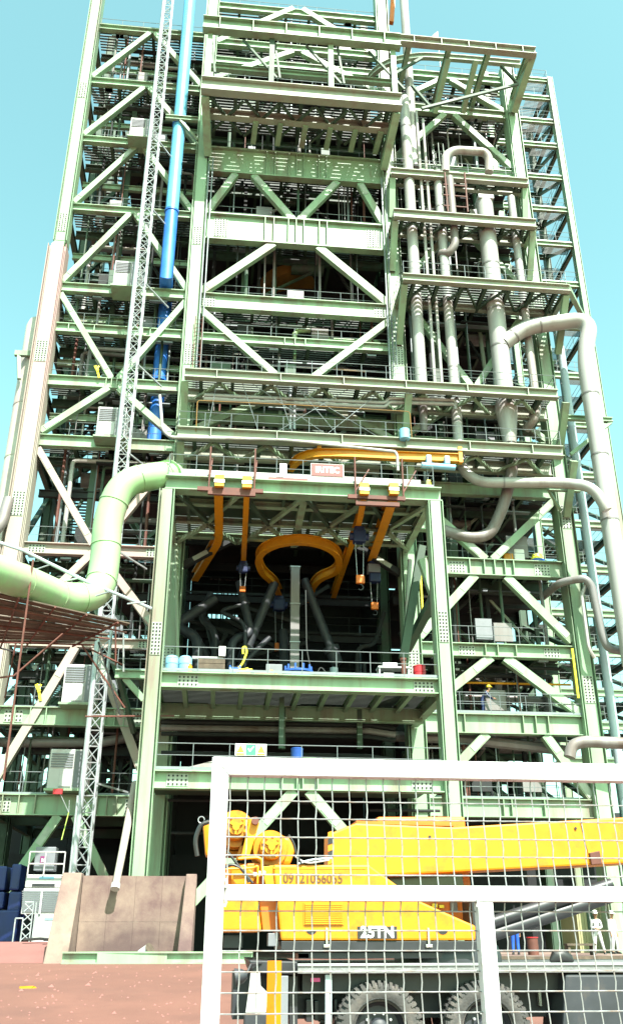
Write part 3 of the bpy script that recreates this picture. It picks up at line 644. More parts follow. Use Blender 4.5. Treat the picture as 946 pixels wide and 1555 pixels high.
# lower beam and its chevron
zV, zVb = z_of(230, 1170, YF), z_of(230, 1198, YF)
xm = x_of(455, 1198, YF)
hbeam(hb, fx0+.36, fx1-.36, YF, zV, zVb, .6, stiff=[xm-.75, xm-.12, xm+.12, xm+.75], splices=[fx0+1.3, fx1-1.3])
chevron(hb, fx0, fx1, zVb, G0+.25, wd=.5, sp=.3)
for o in [o for o in hb.children if o.name.startswith('brace')]:
    for v in o.data.vertices: v.co.y += YF-YM
    for c in o.children:
        for v in c.data.vertices: v.co.y += YF-YM
MB().box(fx0, fx1, YF+.4, YM-.5, zV-.04, zV).build('floor_plate', 'steel2', hb)
guardrail(hb, [(fx0+.36, YF-.2, zV+.02), (fx1-.36, YF-.2, zV+.02)], step=1.5)
for py, r, m in ((1093, .12, 'inner'), (1102, .16, 'clad2'), (1111, .1, 'inner'), (1080, .2, 'deep'), (1140, .1, 'inner')):
    MB().tube([at(245, py+3, YM-2.0), at(560, py+8, YM-2.0), at(600, py+14, YM-2)], r, 8).build('service_pipe', m, hb, True)
for px in (430, 545): a = at(px, 1075, YM-2.5); MB().ibeam(a, a-Vector((0, 0, 2.0)), .25, .25, .03, .03, Yv).build('hanger', 'steel2', hb)
for px, py in ((255, 1215), (360, 1218), (560, 1230), (260, 1265), (300, 1240)):
    a = at(px, py, YM-.5); MB().tube([a, a+Vector((3.6, 0, 0))], .07, 6).build('service_pipe', 'inner', hb)
# raking struts at the right front column
for a, b, Y0, Y1, m in (((612, 1000), (640, 830), YF+3, YF+3, 'steel2'), ((618, 985), (660, 905), YF+6, YF+1, 'steel2'), ((640, 850), (662, 915), YF+2, YF+2, 'steel')):
    MB().bar(at(*a, Y0), at(*b, Y1), .4, .4).build('raking_strut', m, hb)
MB().tube([at(268, 835, YM-1), at(270, 1010, YM-1)], .1, 8).build('downpipe', 'steel', hb); MB().tube([at(622, 850, YM-1), at(614, 990, YM-1)], .12, 8).build('downpipe', 'steel2', hb)
a = at(637, 850, YM-2); MB().tube([a, a-Vector((0, 0, 3))], .06, 6).build('yellow_pipe', 'signyellow', hb)
# dark red support channels the monorail ends are clamped to
for xa, xb, py in ((300, 400, 742), (316, 388, 748), (528, 615, 754), (540, 606, 764)):
    p = at(xa, py, YF-.42); q = at(xb, py, YF-.42); MB().bar(p, (q.x, p.y, p.z), .16, .2).build('clamp_channel', 'rust', hb)
for px, py in ((317, 735), (386, 738), (540, 750), (613, 752)):
    p = at(px, py+10, YF-.4); MB().tube([p, p+Vector((.0, 0, 2.4))], .045, 6).build('scaffold_tube', 'rust', hb)
    MB().tube([p+Vector((0, 0, .5)), p+Vector((.75 if px > 500 else .1, .3, 1.9))], .04, 6).build('scaffold_tube', 'rust', hb)
k = MB(); p = at(408, 727, YF-.3); k.box(p.x, p.x+1.9, p.y-.03, p.y+.03, p.z-.06, p.z+.08); k.build('handrail_board', 'signred', hb)
p = at(428, 712, YF+.3); MB().box(p.x-.1, p.x+.25, p.y, p.y+.1, p.z-.3, p.z+.3).build('notice_plate', 'sign', hb)
a = at(428, 1060, YF+2); MB().ibeam(a, a-Vector((0, 0, 2.3)), .22, .22, .03, .03, Yv).build('hanger', 'steel2', hb)

# ---- conduits, cable trays, lamps and light pipes just behind the front frames
def fittings(root, x0, x1, zt, zn):
    for i in range(5):
        x = random.uniform(x0+.6, x1-.6); y = YM+random.uniform(.6, 2.4)
        MB().tube([(x, y, zn), (x, y, zt)], random.choice((.03, .04, .06, .09)), 6).build('conduit', random.choice(('rail', 'steel2', 'clad2', 'inner', 'rust')), root)
    for i in range(2):
        z = zt-random.uniform(.7, 1.6); y = YM+random.uniform(.7, 2.6); xa, xb = sorted((random.uniform(x0+.4, x1-.4), random.uniform(x0+.4, x1-.4)))
        if i: MB().box(xa, xb+1, y, y+.35, z, z+.09).build('cable_tray', random.choice(('grate', 'inner', 'rail')), root)
        else: MB().tube(smooth_path([(xa, y, zn), (xa, y, z), (xb+1, y, z), (xb+1, y+1.5, z-.2)], .3, 4), random.choice((.06, .09, .13)), 8).build('service_pipe', random.choice(('clad2', 'steel2', 'clad', 'inner')), root, True)
    for i in range(2):
        x = random.uniform(x0+.8, x1-.8); y = YM+.5; k = MB(); k.bar((x, y, zt-.5), (x, y-.25, zt-.75), .05, .05); k.box(x-.28, x+.28, y-.45, y-.22, zt-.86, zt-.75); k.build('lamp_fitting', 'rail', root)
    x = random.uniform(x0+1, x1-2.2); w_ = random.uniform(.5, 1.3); h_ = random.uniform(.5, 1.5); y = YM+random.uniform(.5, 1.4)
    MB().box(x, x+w_, y, y+.3, zn+.5, zn+.5+h_).build('junction_box', random.choice(('inner', 'cabgrey', 'steel2', 'clad2')), root)
    xa = random.uniform(x0+.5, x1-2.5); k = MB()
    for sy in (0, .8): k.bar((xa, YM+2.8+sy, zn), (xa+2.2, YM+2.8+sy, zn+2.3), .05, .22)
    for t in range(8): k.box(xa+t*.28, xa+t*.28+.2, YM+2.8, YM+3.6, zn+t*.29+.1, zn+t*.29+.14)
    k.build('stair_flight', 'steel2', root)
fz = sorted(FLC, reverse=True)
def braces(root, x0, x1, zt, zn):      # slim bracing, rails and hangers a little deeper in
    y = YM+3.4; xm = random.uniform(x0+2, x1-2)
    for xa, xb in ((x0+.3, xm), (x1-.3, xm)): MB().bar((xa, y, zn+.2), (xb, y, zt-.5), .16, .16).build('inner_brace', random.choice(('steel2', 'inner', 'gallery')), root)
    guardrail(root, [(x0+.5, YM+3.0, zn+.03), (x1-.5, YM+3.0, zn+.03)], step=1.9, m='grate')
    for i in range(3): x = random.uniform(x0+.5, x1-.5); MB().ibeam((x, YM+random.uniform(2.5, 4), zn), (x, YM+3.2, zt), .22, .22, .03, .03, Yv).build('inner_post', random.choice(('steel2', 'inner', 'gallery')), root)
    x = random.uniform(x0+.8, x1-1.6); r = random.uniform(.25, .5); MB().tube([(x, YM+3.6, zt-1.0), (x+random.uniform(1.5, 3), YM+3.6, zt-1.0)], r, 12).build('ventilation_duct', random.choice(('clad2', 'inner', 'steel2')), root, True)
for root, x0, x1, zz in ((ct, XCL+.3, XCR-.3, fz), (lt, XL+.6, XCL-.4, [q[0] for q in LZ]), (rt, XCR+.4, XR-.5, [q[0] for q in RZ])):
    for a, b in zip(zz, zz[1:]):
        fittings(root, x0, x1, a, b); fittings(root, x0, x1, a, b); braces(root, x0, x1, a, b)
for i in range(8): MB().tube([(random.uniform(XCL+.6, XCR-.6), YG+.3, zH5-.3)]+[(0, 0, 0)]*0+[(random.uniform(XCL+.6, XCR-.6), YG+.5, zH6+.1)], .02, 5).build('cable', 'rail', ct)
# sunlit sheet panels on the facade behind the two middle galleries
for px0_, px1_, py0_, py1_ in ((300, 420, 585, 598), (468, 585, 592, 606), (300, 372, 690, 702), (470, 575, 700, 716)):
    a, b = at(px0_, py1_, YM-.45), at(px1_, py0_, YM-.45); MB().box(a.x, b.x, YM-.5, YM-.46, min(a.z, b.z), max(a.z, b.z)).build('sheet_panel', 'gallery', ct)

# ================================================================== STAIR TOWER at the rear right
YS = 58.0
sx1 = 28.75; sx0 = sx1-6.3
stt = thing('stair_tower', ((sx0+sx1)/2, YS, G0), 'slim open steel stair tower against the sky, behind the right wing', 'stair tower')
ZS = z_of(833, 120, YS)
for x in (sx0, sx1):
    for y in (YS, YS+6): column(stt, x, y, G0, ZS, .5, 'steel' if y == YS else 'steel2', dp=.5)
pys = [122, 149, 184, 220, 268, 316, 368, 428, 492, 566, 640, 716, 790, 858, 925, 985, 1045, 1095, 1150]
zs = [z_of(860, p+2, YS) for p in pys]
for i, z in enumerate(zs):
    for y in (YS, YS+6): MB().ibeam((sx0+.25, y, z-.2), (sx1-.25, y, z-.2), .3, .45, .05, .04).build('beam', 'steel' if y == YS else 'steel2', stt)
    for x in (sx0, sx1): MB().ibeam((x, YS+.25, z-.2), (x, YS+5.75, z-.2), .25, .4, .04, .03).build('side_beam', 'steel2', stt)
    guardrail(stt, [(sx0+.2, YS-.1, z+.03), (sx1-.2, YS-.1, z+.03), (sx1-.0, YS+5.8, z+.03)], step=1.6)
    grating(stt, sx0+3.9, sx1-.2, YS+.2, YS+1.5, z, .05, .09, 'grate', 'landing'); grating(stt, sx0+.2, sx1-.2, YS+3.2, YS+5.8, z, .05, .12, 'grate', 'landing')
    if i < len(zs)-1:
        zn = zs[i+1]
        a, b = (sx1-.3, zn) if i % 2 else (sx0+.3, zn), (sx0+.3, z-.4) if i % 2 else (sx1-.3, z-.4)
        if i > 2: MB().bar((a[0], YS+6, a[1]), (b[0], YS+6, b[1]), .25, .25).build('brace', 'steel2', stt)
        MB().bar((sx1, YS+.3, zn), (sx1, YS+5.7, z-.4), .25, .25).build('side_brace', 'steel2', stt)
        for yy, fl in ((YS+1.6, 1), (YS+3.2, -1)):     # stair flight: stringers and treads
            xa, xb = (sx0+1.5, sx1-2.4); za, zb2 = (zn, (z+zn)/2) if fl > 0 else ((z+zn)/2, z)
            if fl < 0: xa, xb = xb, xa
            k = MB()
            for s in (0, 1.1): k.bar((xa, yy+s, za), (xb, yy+s, zb2), .06, .28)
            for t in range(9):
                tt = (t+.5)/9; k.box(xa+(xb-xa)*tt-.13, xa+(xb-xa)*tt+.13, yy+.04, yy+1.06, za+(zb2-za)*tt-.02, za+(zb2-za)*tt+.02)
            for s in (0, 1.1): k.tube([(xa, yy+s, za+1.0), (xb, yy+s, zb2+1.0)], .025, 5)
            k.build('stair_flight', 'steel2', stt)

# ================================================================== PIPES AND RISERS on the right
def pipe(name, label, cat, pts, r, m, rad=.9, group=None, bands=(), n=16, bandm=None, taper=None):
    P = smooth_path(pts, rad, 8) if rad else [Vector(p) for p in pts]
    rs = r if not taper else taper(P)
    root = thing(name, P[0] if P[0].z < P[-1].z else P[-1], label, cat, group)
    MB().tube(P, rs, n).build('pipe_run', m, root, True)
    L = [0]
    for a, b in zip(P, P[1:]): L.append(L[-1]+(b-a).length)
    for t in bands:
        s = t*L[-1]
        for i in range(len(P)-1):
            if L[i] <= s <= L[i+1]:
                d = (P[i+1]-P[i]).normalized(); q = P[i]+d*(s-L[i]); rr = (rs[i] if isinstance(rs, list) else rs)
                MB().tube([q-d*.05, q+d*.05], rr*1.035+.005, n).build('band', bandm or m, root, True); break
    return root
YR = YM-1.25
def vert(px0, py0, px1, py1, Y):        # a true vertical through two pixels
    a, b = at(px0, py0, Y), at(px1, py1, Y); x = (a.x+b.x)/2; return Vector((x, Y, a.z)), Vector((x, Y, b.z))
pa, pb = vert(618, 150, 638, 655, YR)
zt1, zt2 = at(637, 590, YR).z, pb.z
root = thing('riser_pipe', pb, 'white riser nearest the middle bay, its lower end narrowing to a dull grey cone', 'pipe', 'white riser pipes through the right galleries')
MB().tube([pa, (pa.x, YR, zt1)], .36, 16).build('pipe_run', 'clad', root, True)
MB().tube([(pa.x, YR, zt1), pb], [.36, .2], 16).build('cone', 'clad2', root, True)
for z in (pa.z-3, pa.z-8, pa.z-12, pa.z-17): MB().tube([(pa.x, YR, z), (pa.x, YR, z+.12)], .385, 16).build('band', 'clad2', root, True)
for k_, (x0_, x1_, lab) in enumerate(((637, 662, 'thin pale line, left one of the close pair between two thick white risers'), (648, 669, 'thin pale line, right one of the close pair between two thick white risers'))):
    a, b = vert(x0_-2+k_*2, 170+k_*12, x1_-4, 605, YR-.1)
    pipe('small_riser', lab, 'pipe', [a, b, b+Vector((-.4-.3*k_, .1, -.35)), b+Vector((-1.2, .1, -.35))], .1, 'clad', .3, 'thin twin risers', n=8)
a, b = vert(668, 262, 690, 655, YR)
zz = at(705, 733, YR-.2)
P2 = [a, (b.x, YR, at(694, 712, YR).z), (b.x+.9, YR-.3, zz.z), at(850, 733, YR-1.2), at(900, 739, YR-2.2), at(921, 775, YR-2.2)]
pipe('riser_pipe', 'white riser that bends to run level right into the outer thick pipe', 'pipe', P2, .31, 'clad', 1.0, 'white riser pipes through the right galleries', (.1, .3, .5, .62, .8), bandm='clad2')
P3 = [at(676, 262, YR-.4), at(676, 236, YR-.4), at(690, 228, YR-.4), at(735, 231, YR-.4), at(742, 240, YR-.4), at(742, 262, YR-.4)]
pipe('pipe_loop', 'pale hairpin pipe loop standing above the upper gallery railing', 'pipe', P3, .3, 'clad', .7)
a, b = vert(684, 270, 689, 372, YR-.5)
pipe('branch_pipe', 'short stained drop pipe that hooks left into the second white riser', 'pipe', [a, b, at(680, 386, YR-.3), at(668, 384, YR)], .27, 'clad2', .5)
# thick header with taper
a, b = vert(739, 312, 766, 640, YR-.2); hx = b.x
root = thing('header_pipe', (hx, YR-.2, at(771, 701, YR).z), 'thickest white riser with a flat top, tapering in two steps below its side branch', 'pipe')
zs_ = [at(739, 312, YR).z, at(765, 640, YR).z, at(767, 680, YR).z, at(770, 700, YR).z]
MB().tube([(hx, YR-.2, zs_[0]), (hx, YR-.2, at(763, 605, YR).z)], .56, 20).build('pipe_run', 'clad', root, True)
z1, z2, z3 = at(763, 605, YR).z, at(763, 640, YR).z, at(765, 676, YR).z
MB().tube([(hx, YR-.2, z1), (hx, YR-.2, z1-.9), (hx, YR-.2, z3)], [.56, .68, .38], 20).build('reducer', 'clad', root, True)
MB().tube(smooth_path([(hx, YR-.2, z3), (hx+.05, YR-.2, at(770, 712, YR).z), at(764, 770, YR+.5), at(744, 812, YR+1), at(715, 818, YR+1), at(640, 795, YR+1.4)], .9), .34, 14).build('tail_pipe', 'clad2', root, True)
for z in (zs_[0]-2.5, zs_[0]-5.5, zs_[0]-9.2, zs_[0]-12): MB().tube([(hx, YR-.2, z), (hx, YR-.2, z+.12)], .585, 20).build('band', 'clad2', root, True)
MB().box(hx-.52, hx+.52, YR-.72, YR+.3, zs_[0], zs_[0]+.3).build('cap', 'cab', root)
q = [at(764, 522, YR-.3), at(812, 496, YR-.5), at(850, 490, YR-.8), at(893, 496, YR-1.2), (0, 0, 0), (0, 0, 0)]
c0, c1 = vert(893, 560, 914, 740, YR-1.4)
q = [q[0], at(797, 497, YR-.5), at(898, 483, YR-1.4), (c0.x, YR-1.4, at(893, 540, YR-1.4).z), (c0.x, YR-1.4, at(937, 1010, YR-1.4).z)]
Pp = smooth_path(q, 1.7, 10)
pipe('bypass_pipe', 'thick white pipe that arches out of the header and drops down the right edge', 'pipe', q, .5, 'clad', 1.95, None, (.03, .1, .4, .55, .7), 20, 'clad2')
a, b = vert(779, 300, 811, 625, YR+.1)
pipe('riser_pipe', 'narrow white riser behind the right column, ending in a short curved hook', 'pipe', [a, (a.x, YR+.1, b.z), at(809, 640, YR+.2), at(798, 652, YR+.8)], .26, 'clad', .6, 'white riser pipes through the right galleries', (.3, .6, .9), 12, 'clad2')
a, b = vert(843, 455, 886, 800, YM-.2)
pipe('riser_pipe', 'slim blue grey riser just right of the outer right column', 'pipe', [(a.x, YM-.2, a.z), (a.x, YM-.2, G0)], .24, 'greypipe', 0, 'white riser pipes through the right galleries', (.1, .25, .4, .6), 12)
pts = [at(824, 906, YM+1.5), at(850, 884, YM-.8), at(888, 878, YM-1.6), at(898, 890, YM-1.6), at(914, 965, YM-1.6), at(922, 985, YM-1.6), at(960, 992, YM-1.6)]
pipe('branch_pipe', 'weathered grey pipe that comes out beside the right column and bends down and right', 'pipe', pts, .22, 'clad2', .7)
a, b = vert(884, 905, 892, 985, YM-1.2)
pipe('branch_pipe', 'short thin pale pipe hanging beside the lower right column', 'pipe', [at(890, 884, YM-1.4), a, b, b+Vector((.3, .1, -.5))], .1, 'clad', .3, n=8)
pts = [at(864, 1150, YM-1.3), at(868, 1132, YM-1.3), at(885, 1126, YM-1.4), at(975, 1130, YM-1.8)]
pipe('branch_pipe', 'grey elbow pipe low at the right edge, running out of view', 'pipe', pts, .3, 'clad2', .7)
# slender lines on the far right
# ================================================================== LEFT SIDE: big green duct, blue riser, outer vessel
YD = 38.9
def bigduct():
    P = [at(262, 722, YF+1.5), at(238, 722, YD+.6), at(186, 733, YD), at(163, 790, YD), at(161, 850, YD), at(150, 905, YD-.5), at(98, 910, YD-1.5), at(48, 888, YD-4), at(-60, 850, YD-9)]
    root = thing('duct', P[-1], 'large pale green duct that swings down from the roof edge and leaves at the left', 'duct')
    Q = smooth_path(P, 1.6, 7); L = MB().tube(Q, .67, 28); L.build('duct_run', 'duct', root, True)
    for i in (2, 9, 17, 26, 33, 41, 48, 55):
        if i < len(Q)-1:
            d = (Q[i+1]-Q[i]).normalized(); MB().tube([Q[i]-d*.03, Q[i]+d*.03], .70, 28).build('weld_seam', 'duct', root, True)
    d = (Q[1]-Q[0]).normalized(); MB().tube([Q[0]+d*.5, Q[0]+d*.62], .78, 28).build('flange', 'duct', root, True)
bigduct()
a, b = vert(285, 25, 253, 440, YM-1.1); zc = at(262, 322, YM-1.1).z
root = thing('riser_pipe', (a.x, YM, 28), 'tall painted riser, light blue above and deep blue below, behind the hoist mast', 'pipe')
MB().tube([(a.x, YM-1.1, ZT), (a.x, YM-1.1, zc)], .42, 18).build('upper_run', 'skyblue', root, True)
c0, c1 = vert(253, 440, 237, 640, YM+1.3)
zj = at(262, 345, YM-1.1).z
MB().tube([(a.x, YM-1.1, zc), (a.x, YM-1.1, zj), (a.x, YM-1.05, zj-4.0), (c0.x, YM+1.3, at(253, 446, YM+1.3).z), (c0.x, YM+1.3, c1.z-2)], .42, 18).build('lower_run', 'blue', root, True)
for z in (zc, at(270, 190, YM-1.1).z): MB().tube([(a.x, YM-1.1, z-.08), (a.x, YM-1.1, z+.08)], .47, 18).build('band', 'blue', root, True)
for z in (at(248, 520, YM+1.3).z, at(243, 578, YM+1.3).z): MB().tube([(c0.x, YM+1.3, z-.08), (c0.x, YM+1.3, z+.08)], .46, 18).build('band', 'blue', root, True)
p = at(252, 178, YM-1.6); MB().ibeam(p, (XCL-.4, p.y, p.z), .25, .35).build('support_beam', 'steel', root)
MB().bar((p.x+1.0, p.y, p.z-.2), (XCL-.4, YM-1.2, p.z-1.5), .2, .2).build('support_strut', 'steel', root)
YV = YM+2.5
a, b = vert(60, 500, 20, 770, YV)
root = thing('vessel', (a.x-.35, YV, G0), 'tall round pale tower pipe at the far left edge, tinted red by dust lower down', 'vessel')
vx = at(54, 560, YV).x
MB().tube([(vx, YV, G0), (vx, YV, at(60, 500, YV).z), (vx, YV, at(61, 492, YV).z), (vx+.05, YV, at(62, 486, YV).z)], [.95, .95, .8, .35], 26).build('shell', 'vessel', root, True)
for py in (620, 700): z = at(40, py, YV).z; MB().tube([(vx, YV, z-.05), (vx, YV, z+.05)], .97, 26).build('weld_seam', 'vessel', root, True)
p = at(24, 536, YV-1)
MB().box(p.x, vx+.7, YV-1.2, YV-.95, p.z-.25, p.z+.1).build('bracket_platform', 'steel', root); MB().bar((p.x+.25, YV-1.08, p.z-.25), (vx-.6, YV-1.0, p.z-1.9), .22, .22).build('bracket', 'steel', root)
p = at(0, 790, YM-1.5)
pipe('drop_pipe', 'dark purple grey pipe end at the left edge in front of the leftmost column', 'pipe', [at(-40, 830, YM-1.2), at(2, 800, YM-1.2), at(14, 758, YM-.9)], .3, 'clad2', .6)

# ================================================================== HOIST MAST and landing cabinets
YH = 44.6
mx = (at(252, 60, YH).x+at(196, 600, YH).x+at(140, 1150, YH).x)/3
mast = thing('hoist_mast', (mx, YH, G0), 'tall grey lattice mast of the construction hoist in front of the left wing', 'lattice mast')
mz1 = ZL+2; hw = .3
for nm, s, r in (('mast_tube', -1, .13), ('mast_rail', 1, .05)):
    MB().tube([(mx+s*hw, YH-hw, G0), (mx+s*hw, YH-hw, mz1)], r, 8).build(nm, 'galv', mast, True)
for s in (-1, 1): MB().tube([(mx+s*hw, YH+hw, G0), (mx+s*hw, YH+hw, mz1)], .05, 6).build('mast_rail', 'galv', mast, True)
sec = None; h = 1.5; nsec = int((mz1-G0)/h)
for i in range(nsec):
    z = G0+i*h
    if sec is None:
        k = MB(); k.tube([(mx-hw, YH-hw, z), (mx+hw, YH-hw, z+h/2), (mx-hw, YH-hw, z+h)], .028, 5); k.tube([(mx+hw, YH-hw, z), (mx-hw, YH-hw, z+h/2), (mx+hw, YH-hw, z+h)], .028, 5)
        k.tube([(mx+hw, YH-hw, z), (mx+hw, YH+hw, z+h/2), (mx+hw, YH-hw, z+h)], .028, 5); k.tube([(mx-hw, YH+hw, z), (mx+hw, YH+hw, z+h/2), (mx-hw, YH+hw, z+h)], .028, 5)
        for zz in (0, h/2): k.tube([(mx-hw, YH-hw, z+zz), (mx+hw, YH-hw, z+zz)], .03, 5)
        sec = k.build('lattice_section', 'galv', mast)
    else: inst(sec, 'lattice_section', mast, (0, 0, i*h))
for i in (5, 9, 13, 17, 21, 25, 29, 33):
    z = G0+i*h*.98
    if z < mz1-2: MB().bar((mx+hw, YH, z), (mx+1.6, YM-.3, z-.1), .08, .08).build('wall_tie', 'galv', mast)
cabs = [((196, 178), (233, 210), 'topmost white landing cabinet beside the hoist mast, just below the second beam'), ((171, 395), (211, 436), 'white landing cabinet beside the hoist mast, second from the top'),
        ((145, 617), (189, 664), 'white slatted landing cabinet beside the hoist mast above the bend of the green duct'), ((93, 1008), (145, 1068), 'pinkish landing cabinet under the timber scaffold, beside the hoist mast'),
        ((71, 1137), (130, 1198), 'grey shaded landing cabinet with a slatted front, lowest beside the hoist mast')]
for (ax, ay), (bx, by), lab in cabs:
    Yc = YM-1.0; p, q = at(ax, by, Yc), at(bx, by, Yc); zt = at(ax, ay, Yc).z; z0 = q.z; wd = q.x-p.x
    root = thing('landing_cabinet', ((p.x+q.x)/2, Yc, z0), lab, 'cabinet', 'landing cabinets up the hoist mast')
    MB().box(p.x, q.x, Yc, Yc+1.3, z0, zt).build('body', 'cab', root, bevel=.03)
    mzz = z0+(zt-z0)*.52
    s0 = MB().box(p.x+.08, p.x+wd*.62, Yc-.05, Yc-.02, mzz+.03, mzz+.09).build('slat', 'cabgrey', root); n = int((zt-mzz-.1)/.12)
    for i in range(1, n): inst(s0, 'slat', root, (0, 0, i*.12))
    MB().box(p.x+wd*.3, p.x+wd*.62, Yc-.06, Yc-.02, z0+.1, mzz-.08).build('door', 'cab', root, bevel=.01)
    MB().box(p.x+wd*.66, q.x-.06, Yc-.04, Yc-.01, z0+.08, zt-.08).build('side_panel', 'cabgrey', root)
    MB().box(p.x-.1, q.x+.1, Yc-.2, Yc+1.3, z0-.12, z0-.01).build('sill', 'steel', root)
# hoist cabin at the foot of the mast
Yc = 41.5
hc = thing('hoist_cabin', (at(64, 1420, Yc).x, Yc, G0), 'grey and white hoist cabin with a square maroon badge at the mast foot', 'hoist cabin')
def rectp(px0, py0, px1, py1, Y): a, b = at(px0, py1, Y), at(px1, py0, Y); return a.x, b.x, a.z, b.z
def pbox(root, name, px0, py0, px1, py1, Y, d, m, bevel=0, **kw):
    a, b, c, d_ = rectp(px0, py0, px1, py1, Y); return MB().box(a, b, Y, Y+d, c, d_).build(name, m, root, bevel=bevel, **kw)
pbox(hc, 'drive_box', 51, 1286, 86, 1322, Yc+.3, .8, 'cabgrey', .04)
b_ = pbox(hc, 'badge', 61, 1300, 71, 1311, Yc+.24, .03, 'purple'); x0, x1_, z0, z1_ = rectp(61, 1300, 71, 1311, Yc+.2)
MB().box(x0+.05, x1_-.05, Yc+.225, Yc+.238, z0+.05, z1_-.05).build('badge_field', 'sign', hc)
text('T', .24, ((x0+x1_)/2, Yc+.22, (z0+z1_)/2), FRONT, 'purple', hc, bold=.012)
pbox(hc, 'roof_module', 38, 1329, 97, 1348, Yc, 1.6, 'cab', .05); pbox(hc, 'vent_slot', 49, 1342, 84, 1346, Yc-.02, .02, 'black')
pbox(hc, 'cage_body', 32, 1349, 95, 1388, Yc, 1.6, 'cab', .03); pbox(hc, 'lower_body', 48, 1388, 88, 1432, Yc, 1.6, 'cab', .03)
for py in range(1353, 1386, 3): pbox(hc, 'slat', 34, py, 93, py+1.2, Yc-.04, .03, 'cabgrey')
pbox(hc, 'frame_bar', 62, 1349, 63.5, 1388, Yc-.07, .03, 'cab'); pbox(hc, 'notice_plate', 60, 1331, 83, 1335, Yc-.02, .015, 'drumblue'); pbox(hc, 'notice_plate', 68, 1393, 88, 1397, Yc-.02, .015, 'drumblue')
a, b, c, d = rectp(42, 1294, 100, 1330, Yc-.1)
k = MB()
for x in (a, a+(b-a)*.45, b): k.tube([(x, Yc-.1, c), (x, Yc-.1, d)], .03, 6)
for z in (c+.02, (c+d)/2, d): k.tube([(a, Yc-.1, z), (b, Yc-.1, z)], .03, 6)
k.build('roof_rail', 'cab', hc)
a, b, c, d = rectp(20, 1370, 52, 1428, Yc-.6)
k = MB()
for x in (a, a+.3, a+.75, b): k.tube([(x, Yc-.6, G0), (x, Yc-.6, d-(0.6 if x < a+.35 else 0))], .03, 6)
for i in range(6): z = G0+(d-G0)*i/6; k.tube([(a+.3, Yc-.6, z), (b, Yc-.6, z+.3)], .025, 5); k.tube([(b, Yc-.6, z), (a+.3, Yc-.6, z+.3)], .025, 5)
k.tube([(a, Yc-.6, d-.6), (a+.3, Yc-.6, d-.6)], .03, 6); k.tube([(a+.3, Yc-.6, d), (b, Yc-.6, d)], .03, 6)
k.build('entry_gate', 'galv', hc)
# blue sheeting stacked behind, left of the hoist
root = thing('sheeted_stack', (at(0, 1400, 45).x, 45, G0), 'stack under deep blue sheeting in the shade at the lower left edge', 'covered stack')
for i, (x0_, y0_, x1_, y1_) in enumerate(((-40, 1315, 12, 1352), (14, 1312, 34, 1352), (-40, 1354, 8, 1380), (10, 1354, 34, 1390), (-40, 1382, 30, 1432))):
    pbox(root, 'sheet_panel', x0_, y0_, x1_, y1_, 45+(i % 2)*.1, 1.5, 'tarp', .08)

# ================================================================== CONCRETE WALL, ramp, ground bits
YW = 37.6
cw = thing('concrete_wall', (at(190, 1450, YW).x, YW, G0), 'dusty stained concrete retaining wall with a sloped wing at each end', 'wall')
xa, xb = at(120, 1400, YW).x, at(284, 1400, YW).x; zw = at(200, 1330, YW).z
pw = [(xa+(xb-xa)*i/4, xa+(xb-xa)*(i+1)/4) for i in range(4)]
for i, (a, b) in enumerate(pw):
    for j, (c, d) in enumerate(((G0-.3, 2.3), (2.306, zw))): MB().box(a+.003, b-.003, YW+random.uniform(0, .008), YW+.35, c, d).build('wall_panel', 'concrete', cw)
def wing(xo0, xo1, d, ztop):
    return MB().hexa([(xo0-.18, YW-d, G0-.3), (xo1-.08, YW-d, G0-.3), (xo1, YW+.33, G0-.3), (xo0, YW+.33, G0-.3), (xo0, YW-.35, ztop), (xo1, YW-.35, ztop), (xo1, YW+.33, ztop), (xo0, YW+.33, ztop)])
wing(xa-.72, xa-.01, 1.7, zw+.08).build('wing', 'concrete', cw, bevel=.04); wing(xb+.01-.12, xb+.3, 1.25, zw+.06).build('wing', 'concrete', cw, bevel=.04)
p, q = at(180, 1348, YW-.35), at(172, 1352, YW-.3)
a = at(196, 1240, YF-.9)
root = thing('leaning_pipe', at(175, 1350, YW-.5), 'dusty pink leaning pipe with a white end, resting against the concrete wall', 'pipe')
e = at(175, 1350, YW-.5); t = at(187, 1290, YW+.4); u = at(206, 1190, YF+2.2)
MB().tube([e+(t-e)*.12, t, u], [.14, .15, .17], 10).build('pipe_run', 'dusty', root, True); MB().tube([e, e+(t-e)*.12], .17, 12).build('end_sleeve', 'cab', root, True)
root = thing('ramp', (at(38, 1440, 38).x, 38, .9), 'flat red oxide ramp block on the ground at the left edge', 'ramp')
za = at(80, 1459, 36.8).z
MB().hexa([(-30, 36.6, .5), (at(77, 1455, 36.6).x, 36.6, .5), (at(80, 1430, 40).x, 40, .5), (-30, 40, .5), (-30, 36.6, .96), (at(77, 1455, 36.6).x, 36.6, .96), (at(79, 1430, 40).x, 40, 1.62), (-30, 40, 1.62)]).build('ramp_slab', 'ramp', root)
k = MB(); p = at(60, 1428, 39.6); k.tube([p+Vector((-.6, 0, .02)), p+Vector((0, .1, .06)), p+Vector((.7, 0, .02)), p+Vector((.2, -.2, .03))], .05, 6)
tag(k.build('cable', 'hose', None), 'loose dark cable lying along the top of the red ramp', 'cable')
x0, x1_ = at(94, 1465, 35.6).x, at(383, 1467, 35.6).x; zg = gz(35.6)
root = thing('spare_beam', ((x0+x1_)/2, 35.6, zg), 'long pale steel beam lying on the red ground in front of the concrete wall', 'beam')
MB().ibeam((x0, 35.6, zg+.19), (x1_, 35.45, zg+.19), .3, .38).build('beam_body', 'steel', root); MB().box(x0+1.2, x0+3.6, 35.42, 35.44, zg+.03, zg+.35).build('side_plate', 'steel', root)
p = at(220, 1448, 36.4)
